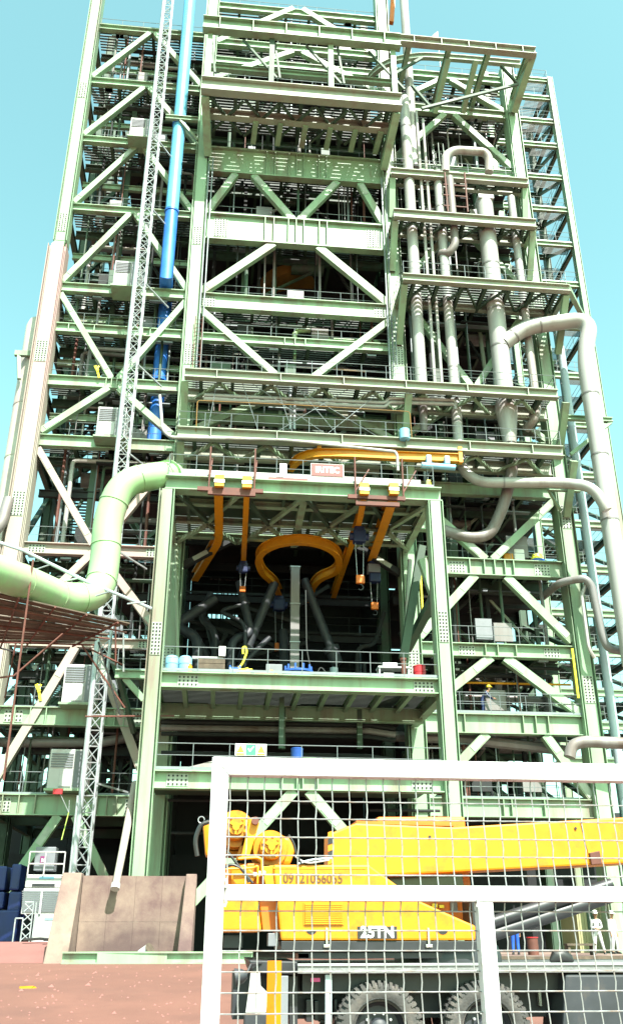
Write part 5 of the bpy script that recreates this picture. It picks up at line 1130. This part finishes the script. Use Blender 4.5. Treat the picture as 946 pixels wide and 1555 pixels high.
a, b, c, d = rectp(543, 1407, 602, 1425.5, Yb); pt = MB().box(a, b, Yb-.012, Yb-.001, c, d).build('capacity_plate', 'ink', cr)
text('25TN', .215, ((a+b)/2, Yb-.016, (c+d)/2), FRONT, 'sign', pt, bold=.008, extrude=.002)
a, b, c, d = rectp(428, 1326, 522, 1341, Yb); text('09121066055', .195, ((a+b)/2, Yb-.004, (c+d)/2-.012), FRONT, 'brownink', cr, bold=.004, extrude=.002, sx=.86)
for py in (1318,): a, b, c, d = rectp(415, py, 555, py+1, Yb); MB().box(a, b, Yb-.006, Yb-.001, c, d).build('seam', 'monorail', cr)
# winches
def winch(px, py, r, name='winch'):
    c = at(px, py, Yb+.25); w_ = MB().tube([(c.x, Yb+.3, c.z), (c.x, Yb+.34, c.z), (c.x, Yb+1.2, c.z)], [r*1.45, r*1.5, r*1.5], 30).build(name, 'yellow', cr, True)
    MB().tube([(c.x, Yb+.05, c.z), (c.x, Yb+.12, c.z), (c.x, Yb+.3, c.z)], [r*.92, r, r], 26).build('gear_housing', 'yellow', w_, True)
    MB().tube([(c.x, Yb-.02, c.z), (c.x, Yb+.05, c.z)], r*.62, 22).build('hub_cap', 'yellow', w_, True)
    MB().tube([(c.x, Yb-.06, c.z), (c.x, Yb-.02, c.z)], r*.3, 12).build('hub', 'monorail', w_, True)
    s0 = None
    for i in range(10):
        x, z = r*.8*cos(i*.628+.2), r*.8*sin(i*.628+.2)
        if s0 is None: s0 = MB().tube([(c.x+x, Yb+.02, c.z+z), (c.x+x, Yb+.06, c.z+z)], .017, 6).build('bolt', 'monorail', w_); xx, zz = x, z
        else: inst(s0, 'bolt', w_, (x-xx, 0, z-zz))
    for i in range(3): t = i*2.09+.5; MB().bar((c.x+r*.3*cos(t), Yb-.03, c.z+r*.3*sin(t)), (c.x+r*.6*cos(t), Yb-.03, c.z+r*.6*sin(t)), .03, .05, Yv).build('hub_rib', 'monorail', w_)
    for yy in (.55, .75, .95): MB().tube([(c.x, Yb+yy, c.z), (c.x, Yb+yy+.04, c.z)], r*1.56, 30).build('cable_groove', 'monorail', w_, True)
    return c
c1 = winch(358, 1258, .19); c2 = winch(411, 1288, .185)
panel('winch_guard', [(308, 1250), (330, 1241), (372, 1243), (372, 1300), (312, 1300)], Yb+.75, .5, 'yellow', .06)
panel('winch_shroud', [(415, 1264), (440, 1272), (449, 1290), (441, 1313), (405, 1313)], Yb+.55, .55, 'yellow', .05)
panel('link_arm', [(379, 1242), (391, 1240), (394, 1250), (378, 1303), (366, 1303)], Yb+.1, .12, 'monorail', .015); a = at(388, 1246, Yb); MB().tube([(a.x, Yb+.0, a.z), (a.x, Yb+.3, a.z)], .06, 12).build('pin', 'rust', cr)
panel('link_plate', [(372, 1262), (381, 1250), (370, 1306), (358, 1306)], Yb+.3, .1, 'yellow', .015)
panel('winch_base', [(330, 1312), (412, 1310), (415, 1345), (330, 1345)], Yb+.3, 1.2, 'orange', .03); panel('base_plate', [(350, 1318), (372, 1312), (392, 1330), (380, 1345), (352, 1345)], Yb+.15, .12, 'yellow', .03); panel('side_plate', [(397, 1316), (416, 1314), (421, 1345), (404, 1345)], Yb+.05, .2, 'monorail', .01)
for pts, r, m in ((((362, 1304), (392, 1302), (398, 1306), (398, 1330)), .022, 'monorail'), (((338, 1320), (385, 1318), (392, 1314), (391, 1342)), .018, 'monorail'), (((300, 1300), (296, 1275), (305, 1252), (318, 1248)), .035, 'hose'), (((345, 1292), (368, 1322), (384, 1341)), .02, 'hose'), (((334, 1326), (350, 1310), (372, 1322), (378, 1340)), .022, 'hose'), (((452, 1312), (470, 1306), (490, 1304), (505, 1303)), .016, 'greypipe'), (((438, 1268), (446, 1280), (450, 1298), (458, 1312)), .02, 'hose'), (((448, 1300), (458, 1308), (470, 1311), (500, 1306)), .014, 'clad')):
    MB().tube(smooth_path([at(x, y, Yb-.02) for x, y in pts], .15, 5), r, 8).build('hose', m, cr, True)
for px, py in ((338, 1328), (341, 1336), (334, 1318), (398, 1326), (390, 1328)): a = at(px, py, Yb); MB().tube([(a.x-.05, Yb, a.z), (a.x+.05, Yb, a.z)], .032, 10).build('hose_coupling', 'chrome' if px < 380 else 'sign', cr, True)
a = at(306, 1245, Yb+.3); MB().tube([a+Vector((.05*cos(i*.6), 0, .05*sin(i*.6))) for i in range(11)], .008, 5).build('wire_loop', 'galv', cr); a = at(345, 1300, Yb+.2)
# boom
Yo = Yb+.55
bm_ = panel('boom', [(500, 1266), (540, 1250), (690, 1256), (965, 1240), (965, 1310), (575, 1330), (500, 1345)], Yo, .75, 'yellow', .03)
panel('boom_lip', [(541, 1246), (690, 1251.5), (690, 1254.5), (541, 1250.5)], Yo+.02, .6, 'orange', 0, bm_)
panel('boom_section', [(968, 1246), (1060, 1242), (1060, 1303), (968, 1306)], Yo+.06, .62, 'yellow', .03, bm_)
for px, py in ((652, 1271), (873, 1258)): a = at(px, py, Yo); MB().tube([(a.x, Yo-.02, a.z), (a.x, Yo+.02, a.z)], .022, 10).build('pin', 'ink', bm_)
panel('boom_bracket', [(895, 1295), (910, 1292), (914, 1312), (898, 1313)], Yo-.06, .05, 'rust', .01, bm_); panel('weld_strap', [(880, 1246), (884, 1246), (897, 1296), (893, 1296)], Yo-.015, .012, 'monorail', 0, bm_)
for i, m in enumerate(('yellow', 'black', 'yellow', 'black', 'yellow')): panel('hazard_stripe', [(498, 1264+i*10), (506, 1261+i*10), (506, 1270+i*10), (498, 1273+i*10)], Yo-.012, .01, m, 0, bm_)
a, b = at(740, 1403, Yo-.1), at(880, 1358, Yo-.1); d = (b-a)
MB().tube([a-d*.08, b+d*.35], .095, 18).build('lift_cylinder', 'black', cr, True); MB().tube([a+Vector((0, .05, -.17)), b+d*.35+Vector((0, .05, -.17))], .105, 16).build('lift_cylinder', 'black', cr, True)
# operator's cab beyond the boom
panel('cab_body', [(572, 1240), (706, 1240), (715, 1345), (715, 1410), (572, 1410)], Yb+1.35, 1.0, 'orange', .05); panel('cab_window', [(580, 1318), (700, 1318), (704, 1346), (580, 1346)], Yb+1.33, .02, 'glass', .01)
for q in ((656, 1372, 664, 1378), (667, 1374, 674, 1379), (684, 1370, 694, 1384)): pbox(cr, 'cab_fitting', *q, Yb+1.28, .05, 'signyellow' if q[0] < 680 else 'cabgrey', .01)
pbox(cr, 'boom_seat', 720, 1345, 732, 1440, Yb+.5, .6, 'black', .02)
# carrier
zD = at(600, 1464, Yt).z; zDb = at(600, 1478, Yt).z
xl_, xr_ = at(452, 1470, Yt).x, at(860, 1470, Yt).x+4.2
MB().box(xl_, xr_, Yt, Yt+2.5, zDb, zD).build('deck', 'chequer', cr, bevel=.008); MB().box(xl_, xr_, Yt-.02, Yt+.02, zD-.02, zD+.012).build('deck_edge', 'galv', cr)
MB().tube([((xl_+xr_)/2-1.6, Yt+1.2, zD), ((xl_+xr_)/2-1.6, Yt+1.2, zD+.1), ((xl_+xr_)/2-1.6, Yt+1.2, zD+.24)], [.85, .85, .8], 30).build('slew_ring', 'black', cr, True)
MB().box(xl_-.9, xr_, Yt+.75, Yt+1.75, .72, zDb-.01).build('chassis_frame', 'darkgrey', cr)
MB().box(xl_+.1, xr_-.1, Yt+.3, Yt+.7, zDb-.24, zDb-.01).build('side_rail', 'black', cr)
panel('fuel_tank', [(858, 1479), (950, 1479), (950, 1580), (853, 1580)], Yt+.02, .9, 'darkgrey', .04)
panel('rear_fender', [(381, 1475), (395, 1477), (396, 1497), (407, 1508), (404, 1538), (373, 1538), (378, 1502)], Yt+.05, .05, 'cab', .008); panel('rear_fender_foot', [(372, 1539), (405, 1539), (404, 1580), (370, 1580)], Yt+.06, .4, 'darkgrey', .02)
panel('outrigger_box', [(378, 1458), (452, 1460), (450, 1480), (384, 1478)], Yt+.1, 2.2, 'black', .02); panel('outrigger_leg', [(426, 1482), (438, 1482), (437, 1590), (425, 1590)], Yt+.05, .3, 'cabgrey', .01); panel('outrigger_plate', [(438, 1482), (452, 1482), (452, 1580), (440, 1580)], Yt+.3, .3, 'black', .01)
panel('support_leg', [(494, 1480), (504, 1480), (504, 1590), (494, 1590)], Yt+.06, .1, 'greypipe', .005); panel('tag', [(472, 1485), (486, 1485), (486, 1491), (472, 1491)], Yt+.1, .02, 'pink', 0)
for x0_, x1_, y0_, y1_, m in ((340, 369, 1420, 1440, 'darkgrey'), (407, 423, 1417, 1437, 'cabgrey'), (448, 470, 1447, 1456, 'rust'), (452, 720, 1446, 1456, 'black'), (478, 484, 1520, 1550, 'black'), (465, 476, 1518, 1552, 'black'), (508, 512, 1518, 1560, 'black')): pbox(cr, 'undercarriage_part', x0_, y0_, x1_, y1_, Yb+.15, .3, m, .01)
s0 = None
for i in range(24):
    a, b, c, d = rectp(690+i*1.6, 1447, 690.8+i*1.6, 1460, Yt+.5); MB().box(a, b, Yt+.5, Yt+.53, c, d).build('grille_bar', 'darkgrey', cr) if i % 2 == 0 else None
a = at(366, 1482, Yt-.1)
MB().tube([(a.x-.08, Yt-.1, a.z-.02), (a.x+.03, Yt-.1, a.z), (a.x+.09, Yt-.1, a.z+.01)], [.12, .09, .04], 14).build('work_lamp', 'darkgrey', cr, True); MB().tube([(a.x+.08, Yt-.1, a.z+.02), (a.x+.14, Yt, a.z+.14), (a.x+.3, Yt+.1, a.z+.16)], .018, 6).build('lamp_arm', 'black', cr)
a = at(815, 1510, Yt+.8); MB().tube([a-Vector((.4, 0, 0)), a+Vector((.35, 0, 0))], .05, 8).build('drive_shaft', 'darkgrey', cr); MB().tube([a+Vector((0, -.1, -.15)), a+Vector((0, -.1, .12))], .04, 6).build('valve', 'chrome', cr)
a = at(850, 1452, Yt+.4); root = thing('sack', (a.x, Yt+.4, zD), 'small black sack lying on the crane deck', 'sack'); MB().tube([(a.x-.16, Yt+.4, zD+.02), (a.x-.08, Yt+.4, zD+.08), (a.x+.02, Yt+.4, zD+.1), (a.x+.15, Yt+.4, zD+.05), (a.x+.2, Yt+.4, zD+.02)], [.03, .09, .1, .07, .02], 12).build('sack_body', 'hose', root, True)
def wheel(cx_, y0, face=-1):
    R, wd = .625, .36; k = MB(); c = Vector((cx_, 0, R))
    prof = [(.36, .02), (.40, -.0), (.50, -.03), (.565, -.02), (.595, .03), (.6, .1), (.6, wd-.1), (.595, wd-.03), (.565, wd+.02), (.5, wd+.03), (.36, wd)]; n = 48
    for r, y in prof:
        for i in range(n): t = 2*pi*i/n; k.v.append(Vector((cx_+r*cos(t), y0+y, R+r*sin(t))))
    for j in range(len(prof)-1):
        for i in range(n): a = j*n+i; b = j*n+(i+1) % n; k.f.append([a, b, b+n, a+n])
    ty = k.build('tyre', 'tyre', cr, True); k = MB()
    for i in range(44):
        t = 2*pi*i/44
        for s, (ya, yb_) in enumerate(((-.015, .15), (wd-.15, wd+.015))):
            tt = t+(pi/44 if s else 0); q = []
            for rr_, dt in ((.585, .04), (.63, .032)):
                for yy, dd in ((ya, -1), (ya, 1), (yb_, 1), (yb_, -1)): sk = .03 if yy == yb_ or yy == ya else 0; q.append((cx_+rr_*cos(tt+dt*dd), y0+yy, R+rr_*sin(tt+dt*dd)))
            k.hexa(q)
        tt = t; q = []
        for rr_, dt in ((.54, .03), (.612, .04)):
            for yy, dd in ((-.035, -1), (-.035, 1), (.02, 1), (.02, -1)): q.append((cx_+rr_*cos(tt+dt*dd), y0+yy, R+rr_*sin(tt+dt*dd)))
        k.hexa(q)
    k.build('tread', 'tyre', ty, kind='stuff')
    k = MB()
    for (r, y) in ((.36, .01),): pass
    k.tube([(cx_, y0-.005, R), (cx_, y0+.03, R)], .385, 36, False); k.tube([(cx_, y0+.03, R), (cx_, y0+.16, R), (cx_, y0+.17, R)], [.35, .30, .02], 36, False); k.add([], [])
    rim = k.build('rim', 'darkgrey', cr, True); k = MB(); k.tube([(cx_, y0-.02, R), (cx_, y0+.0, R)], .39, 36, False)
    hub = MB().tube([(cx_, y0+.02, R), (cx_, y0+.06, R), (cx_, y0+.17, R)], [.08, .13, .15], 18).build('hub', 'darkgrey', rim, True); s0 = None
    for i in range(10):
        t = i*.628; x, z = .21*cos(t), .21*sin(t)
        if s0 is None: s0 = MB().tube([(cx_+x, y0+.09, R+z), (cx_+x, y0+.15, R+z)], .02, 6).build('wheel_nut', 'galv', rim); ox, oz = x, z
        else: inst(s0, 'wheel_nut', rim, (x-ox, 0, z-oz))
    MB().tube([(cx_, y0-.012, R)]+[(cx_, y0+.004, R)], .40, 40, False).build('rim_ring', 'cabgrey', rim, True)
for px in (577, 740):
    x = at(px, 1545, Yt).x; wheel(x, Yt); wheel(x, Yt+2.1)
    MB().tube([(x, Yt+.3, .62), (x, Yt+2.2, .62)], .12, 10).build('axle', 'black', cr, True)
# yellow guard post in front of the crane's tail
p = at(417, 1459, 13.4); root = thing('guard_post', (p.x, 13.4, 0), 'square yellow guard post standing in front of the crane tail', 'post')
h = p.z; q = .095; MB().add([(p.x-q, 13.4, 0), (p.x+.02, 13.4-q, 0), (p.x+q, 13.4+.02, 0), (p.x-.02, 13.4+q, 0), (p.x-q, 13.4, h), (p.x+.02, 13.4-q, h), (p.x+q, 13.4+.02, h), (p.x-.02, 13.4+q, h)], [(3, 2, 1, 0), (4, 5, 6, 7), (0, 1, 5, 4), (1, 2, 6, 5), (2, 3, 7, 6), (3, 0, 4, 7)]).build('post_tube', 'yellow', root); MB().box(p.x-.11, p.x+.11, 13.29, 13.51, 0, .015).build('foot_plate', 'yellow', root)
# ground slab with people and timber behind the crane
zs = 1.06
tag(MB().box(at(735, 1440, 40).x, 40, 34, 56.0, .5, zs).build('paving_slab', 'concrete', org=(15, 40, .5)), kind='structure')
for i, (xa, xb, yy, lab) in enumerate(((715, 850, 34.3, 'longest timber plank, lying nearest the crane deck on the slab'), (800, 940, 34.9, 'timber plank lying on the slab in front of the low bench'), (730, 800, 35.6, 'short timber plank lying by the feet of the person in blue'), (850, 960, 35.5, 'timber plank lying by the feet of the person in white'))):
    a, b = at(xa, 1450, yy), at(xb, 1450, yy); tag(MB().bar((a.x, yy, zs+.055), (b.x, yy+.25, zs+.055), .24, .1).build('plank', 'timber'), lab, 'plank', 'planks on the slab behind the crane')
p = at(810, 1452, 43); root = thing('drum', (p.x, 43, zs), 'rusty brown drum standing right of the person in blue', 'drum'); MB().tube([(p.x, 43, zs), (p.x, 43, zs+.68)], .24, 14).build('drum_body', 'rust', root, True); MB().tube([(p.x, 43, zs+.681), (p.x, 43, zs+.72)], .26, 14).build('lid', 'red', root, True)
p = at(890, 1448, 42.5); root = thing('bench', (p.x, 42.5, zs), 'low brown timber bench left of the person in white', 'bench'); MB().box(p.x-.9, p.x+.4, 42.3, 42.8, zs+.38, zs+.46).build('seat', 'timber', root)
for dx in (-.8, .3): MB().box(p.x+dx-.05, p.x+dx+.05, 42.35, 42.75, zs, zs+.38).build('leg', 'timber', root)
Yk = 48.5; a, b = at(876, 1400, Yk).x, at(960, 1400, Yk).x; root = thing('container', ((a+b)/2, Yk, zs), 'cream ribbed container at the right edge behind the person in white', 'container')
MB().box(a, b, Yk, Yk+2.4, zs, zs+2.6).build('container_body', 'cream', root); s0 = None
for i in range(10):
    x = a+.1+i*(b-a-.2)/10
    if s0 is None: s0 = MB().box(x, x+.1, Yk-.04, Yk-.002, zs+.15, zs+2.45).build('rib', 'cream', root); xx = x
    else: inst(s0, 'rib', root, (x-xx, 0, 0))
pbox(root, 'door_gap', 893, 1372, 899, 1412, Yk-.05, .04, 'steel2')

# ================================================================== dark backdrop added to fill bright sky gaps under the tower
rb = thing('dark_backdrop', (6, 68, G0), 'long dark backdrop wall added behind the tower legs against bright gaps', 'building')
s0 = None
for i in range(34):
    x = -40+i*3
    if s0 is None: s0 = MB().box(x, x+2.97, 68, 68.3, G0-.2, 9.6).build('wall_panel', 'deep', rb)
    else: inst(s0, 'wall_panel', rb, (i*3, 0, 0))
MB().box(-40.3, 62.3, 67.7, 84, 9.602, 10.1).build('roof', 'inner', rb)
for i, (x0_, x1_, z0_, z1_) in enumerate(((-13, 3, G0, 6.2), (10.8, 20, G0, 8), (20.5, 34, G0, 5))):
    MB().box(x0_, x1_, 58.2+i*.3, 58.6+i*.3, z0_, z1_).build('dark_screen', 'deep', rb)  # dark screens added to blacken the gaps between the tower legs
# ================================================================== PEOPLE
def skin_mesh(name, V, E, m, parent, sub=2, root_i=0):
    me = bpy.data.meshes.new('tmp'); me.from_pydata([v[:3] for v in V], E, []); ob = bpy.data.objects.new('tmp', me); COL.objects.link(ob)
    md = ob.modifiers.new('skin', 'SKIN'); md.use_smooth_shade = True
    for i, v in enumerate(V): sv_ = me.skin_vertices[0].data[i]; sv_.radius = (v[3], v[4] if len(v) > 4 else v[3]); sv_.use_root = (i == root_i)
    sb = ob.modifiers.new('sub', 'SUBSURF'); sb.levels = sb.render_levels = sub
    bpy.context.view_layer.update(); m2 = bpy.data.meshes.new_from_object(ob.evaluated_get(bpy.context.evaluated_depsgraph_get())); bpy.data.objects.remove(ob); bpy.data.meshes.remove(me)
    m2.materials.clear(); m2.materials.append(M[m]); m2.name = name; m2.polygons.foreach_set('use_smooth', [True]*len(m2.polygons))
    o = bpy.data.objects.new(name, m2); COL.objects.link(o); o.parent = parent; ORG[o.name] = ORG[parent.name]; return o
def person(loc, rz, label, topm, legm, helm, armL, armR, lean=0., stance=.1, stoop=0.):
    root = thing('person', loc, label, 'person'); root.rotation_euler = (0, 0, rz)      # local: faces -Y
    hz = .93; sh = Vector((0, -stoop*.45, 1.42-stoop*.18)); nk = sh+Vector((0, -.02-stoop*.1, .1)); hd = nk+Vector((0, -.03-stoop*.06, .14))
    hip = {s: Vector((s*.095, 0, .88)) for s in (-1, 1)}; kn = {-1: Vector((-.10-stance*.3, -.04, .48)), 1: Vector((.10+stance*.4, -.03, .48))}; an = {-1: Vector((-.10-stance*.6, .02, .09)), 1: Vector((.11+stance*.9, .0, .09))}
    shd = {s: sh+Vector((s*.17, 0, -.02)) for s in (-1, 1)}; el = {-1: shd[-1]+Vector(armL[0]), 1: shd[1]+Vector(armR[0])}; wr = {-1: el[-1]+Vector(armL[1]), 1: el[1]+Vector(armR[1])}
    def skel(g, hands, head):
        V = []; E = []
        def add(p, r, par=None, r2=None):
            V.append((p[0], p[1], p[2], r, r2 or r)); i = len(V)-1
            if par is not None: E.append((par, i))
            return i
        pel = add((0, 0, hz), .135+g, None, .10+g); ab = add((0, -stoop*.15, 1.12), .125+g, pel, .095+g); ch = add((0, -stoop*.35, 1.3-stoop*.1), .15+g, ab, .11+g); up = add(sh, .10+g*(1 if head else 1.9), ch, .085+g*(1 if head else 1.9))
        if head:
            n_ = add(nk, .052, up); j = add(hd+Vector((0, -.02, -.05)), .068, n_, .08); t_ = add(hd+Vector((0, 0, .06)), .078, j, .095); add(hd+Vector((0, .0, .125)), .055, t_, .07)
        else: add(nk+Vector((0, .005, -.045)), .072, up, .078)
        for s in (-1, 1):
            h_ = add(hip[s], .088+g, pel); k_ = add(kn[s], .058+g, h_); a_ = add(an[s], .04+g*1.3, k_)
            if head: add(an[s]+Vector((0, -.13, -.05)), .035, a_)
            s_ = add(shd[s]+Vector((0, 0, 0 if head else .012)), .062+g*(1 if head else 1.5), up); e_ = add(el[s], .043+g, s_); w_ = add(wr[s]-(wr[s]-el[s])*(0 if hands else .1), .03+g*(1 if not hands else 0), e_)
            if hands:
                d = (wr[s]-el[s]).normalized(); sd_ = d.cross(Vector((0, -1, .3))).normalized(); dn = sd_.cross(d)
                pm = add(wr[s]+d*.06, .026, w_, .036)
                for f in range(4):
                    b_ = wr[s]+d*.095+sd_*(-.03+.02*f); l_ = (.055, .068, .064, .048)[f]
                    f1 = add(b_, .0095, pm); f2 = add(b_+d*l_*.6-dn*.008, .0085, f1); add(b_+d*l_-dn*.022, .0075, f2)
                t1 = add(wr[s]+d*.045-sd_*.04, .012, pm); add(wr[s]+d*.085-sd_*.055-dn*.01, .009, t1)
        return [(v[0]+ORG[root.name].x, v[1]+ORG[root.name].y, v[2]+ORG[root.name].z, v[3], v[4]) for v in V], E
    def loc_(o):
        o.data.transform(Matrix.Translation(-ORG[root.name])); return o
    V, E = skel(0, True, True); loc_(skin_mesh('body', V, E, 'skin', root, 2))
    V, E = skel(.018, False, False)
    loc_(skin_mesh('clothing', V, E, topm, root, 2))
    O = ORG[root.name]
    k = MB(); h = O+hd
    prof = [(.125, .055), (.13, .07), (.128, .11), (.11, .155), (.07, .19), (.01, .2)]
    k.tube([h+Vector((0, 0, z)) for r, z in prof], [r for r, z in prof], 18); k.add([h+Vector(v) for v in ((-.09, -.11, .06), (.09, -.11, .06), (.06, -.19, .05), (-.06, -.19, .05), (-.09, -.11, .075), (.09, -.11, .075), (.06, -.19, .06), (-.06, -.19, .06))], [(3, 2, 1, 0), (4, 5, 6, 7), (0, 1, 5, 4), (1, 2, 6, 5), (2, 3, 7, 6), (3, 0, 4, 7)])
    k.build('helmet', helm, root, True)
    MB().hexa([h+Vector(v) for v in ((-.016, -.12, -.015), (.016, -.12, -.015), (.012, -.08, -.015), (-.012, -.08, -.015), (-.007, -.105, .03), (.007, -.105, .03), (.007, -.08, .03), (-.007, -.08, .03))]).build('nose', 'skin', root, True)
    for s in (-1, 1):
        MB().box(h.x+s*.032-.012, h.x+s*.032+.012, h.y-.105, h.y-.095, h.z+.024, h.z+.034).build('eye', 'ink', root); MB().tube([h+Vector((s*.085, .0, -.03)), h+Vector((s*.095, .0, .02))], .018, 8).build('ear', 'skin', root, True)
        f = O+an[s]; MB().hexa([f+Vector(v) for v in ((-.05, -.2, -.09), (.05, -.2, -.09), (.045, .09, -.09), (-.045, .09, -.09), (-.035, -.17, -.02), (.035, -.17, -.02), (.04, .08, .03), (-.04, .08, .03))]).build('shoe', 'ink', root, bevel=.015)
    MB().box(h.x-.025, h.x+.025, h.y-.102, h.y-.094, h.z-.045, h.z-.038).build('mouth', 'rust', root)
    return root
YPp = 44.6
p = at(910, 1450, YPp); person((p.x, YPp, zs), radians(-12), 'person in a white work suit and white helmet standing with hands together in front', 'cotton', 'cotton', 'sign', ((-.07, .02, -.27), (.17, -.19, -.06)), ((.07, .02, -.27), (-.17, -.19, -.06)), 0, .15)
p = at(934, 1448, YPp+.6); person((p.x, YPp+.6, zs), radians(30), 'person in white cut off by the right edge of the view', 'cotton', 'cotton', 'sign', ((-.06, .0, -.28), (.0, -.06, -.25)), ((.06, .0, -.28), (.02, -.04, -.25)), 0, .1)
p = at(784, 1453, 44.0); person((p.x, 44.0, zs), radians(170), 'person in a blue overall whose upper half is hidden by the black lift cylinder', 'overall', 'overall', 'signyellow', ((-.06, .0, -.28), (.0, -.06, -.25)), ((.06, .0, -.28), (.02, -.04, -.25)), 0, .02)
p = at(733, 1078, YM+.8); person((p.x, YM+.8, RZ[10][0]+.02), radians(60), 'person in dark blue with a yellow helmet stooping at the right wing railing', 'navy', 'navy', 'signyellow', ((-.05, -.14, -.24), (.05, -.22, -.06)), ((.05, -.14, -.24), (-.05, -.22, -.06)), 0, .1, .6)

# ================================================================== WHITE FENCE in the foreground
Yf = 3.2
fe = thing('fence_panel', (at(600, 1500, Yf).x, Yf, 0), 'white framed gate panel filled with crimped wire mesh, close to the camera', 'fence')
xp = (at(326, 1250, Yf).x+at(312, 1500, Yf).x)/2+.015; t_ = .058
zt_, zm1, zm0 = at(600, 1156, Yf).z, at(600, 1345, Yf).z, at(600, 1369, Yf).z; ztb = at(600, 1183, Yf).z
xe = at(946, 1300, Yf).x+.35
# the frame is mitred at its upper left corner
MB().prism([(xp-t_/2, .02), (xp+t_/2, .02), (xp+t_/2, zt_-.0-(zt_-ztb)), (xp-t_/2, zt_)], Yf-.03, Yf+.03).build('post', 'white', fe, bevel=.004)
MB().prism([(xp+t_/2+.0015, ztb+.001), (xe, ztb+.001), (xe, zt_), (xp-t_/2+.002, zt_)], Yf-.029, Yf+.03).build('top_rail', 'white', fe, bevel=.004)
MB().box(xp+t_/2+.001, xe, Yf-.027, Yf+.028, zm0, zm1).build('mid_rail', 'white', fe, bevel=.004)
xmid = (at(737, 1400, Yf).x+at(744, 1530, Yf).x)/2; MB().box(xmid-.026, xmid+.026, Yf-.026, Yf+.027, .08, zm0-.001).build('mid_post', 'white', fe, bevel=.004)
MB().box(xp+t_/2+.001, xe, Yf-.026, Yf+.028, .02, .075).build('bottom_rail', 'white', fe, bevel=.004)
for x, z, s in ((xp+t_/2+.003, zm1+.002, .008), (xp+t_/2+.003, zm0-.006, .008), (xmid-.03, zm0-.004, .007)):
    MB().tube([(x, Yf-.028, z-.012), (x+.004, Yf-.029, z), (x, Yf-.028, z+.012)], s*.6, 6).build('weld_bead', 'white', fe)
pitch = .0585; X0 = at(344, 1290, Yf).x+.006
def wires(z0, z1, x0, x1):
    nv = int((x1-x0)/pitch)+1; nh = int((z1-z0)/(pitch*1.0)); s0 = None
    pv = []; z = z0
    k_ = 0
    while z < z1: pv.append(Vector((x0, Yf+.003*(1 if k_ % 2 else -1)+.006, z))); z += pitch/2; k_ += 1
    pv.append(Vector((x0, Yf+.006, z1)))
    zig = [Vector((v.x+.0011*(1 if i % 4 < 2 else -1), v.y, v.z)) for i, v in enumerate(pv)]
    for i in range(nv):
        if s0 is None: s0 = MB().tube(zig, .0023, 5).build('wire', 'wire', fe, True)
        else: inst(s0, 'wire', fe, (i*pitch+random.uniform(-.0015, .0015), 0, 0))
    h0 = None
    for j in range(nh):
        z = z0+pitch*(j+.55)
        if z > z1-.01: break
        if h0 is None:
            ph = []; x = x0-pitch*.3; i = 0
            while x < x1+pitch: ph.append(Vector((x, Yf+.006+.003*(1 if i % 2 else -1), z))); x += pitch/2; i += 1
            h0 = MB().tube(ph, .0023, 5).build('wire', 'wire', fe, True); zz = z
        else: inst(h0, 'wire', fe, (0, 0, z-zz+random.uniform(-.001, .001)))
wires(zm1, ztb, X0, xe); wires(.075, zm0, X0-.012, xe)
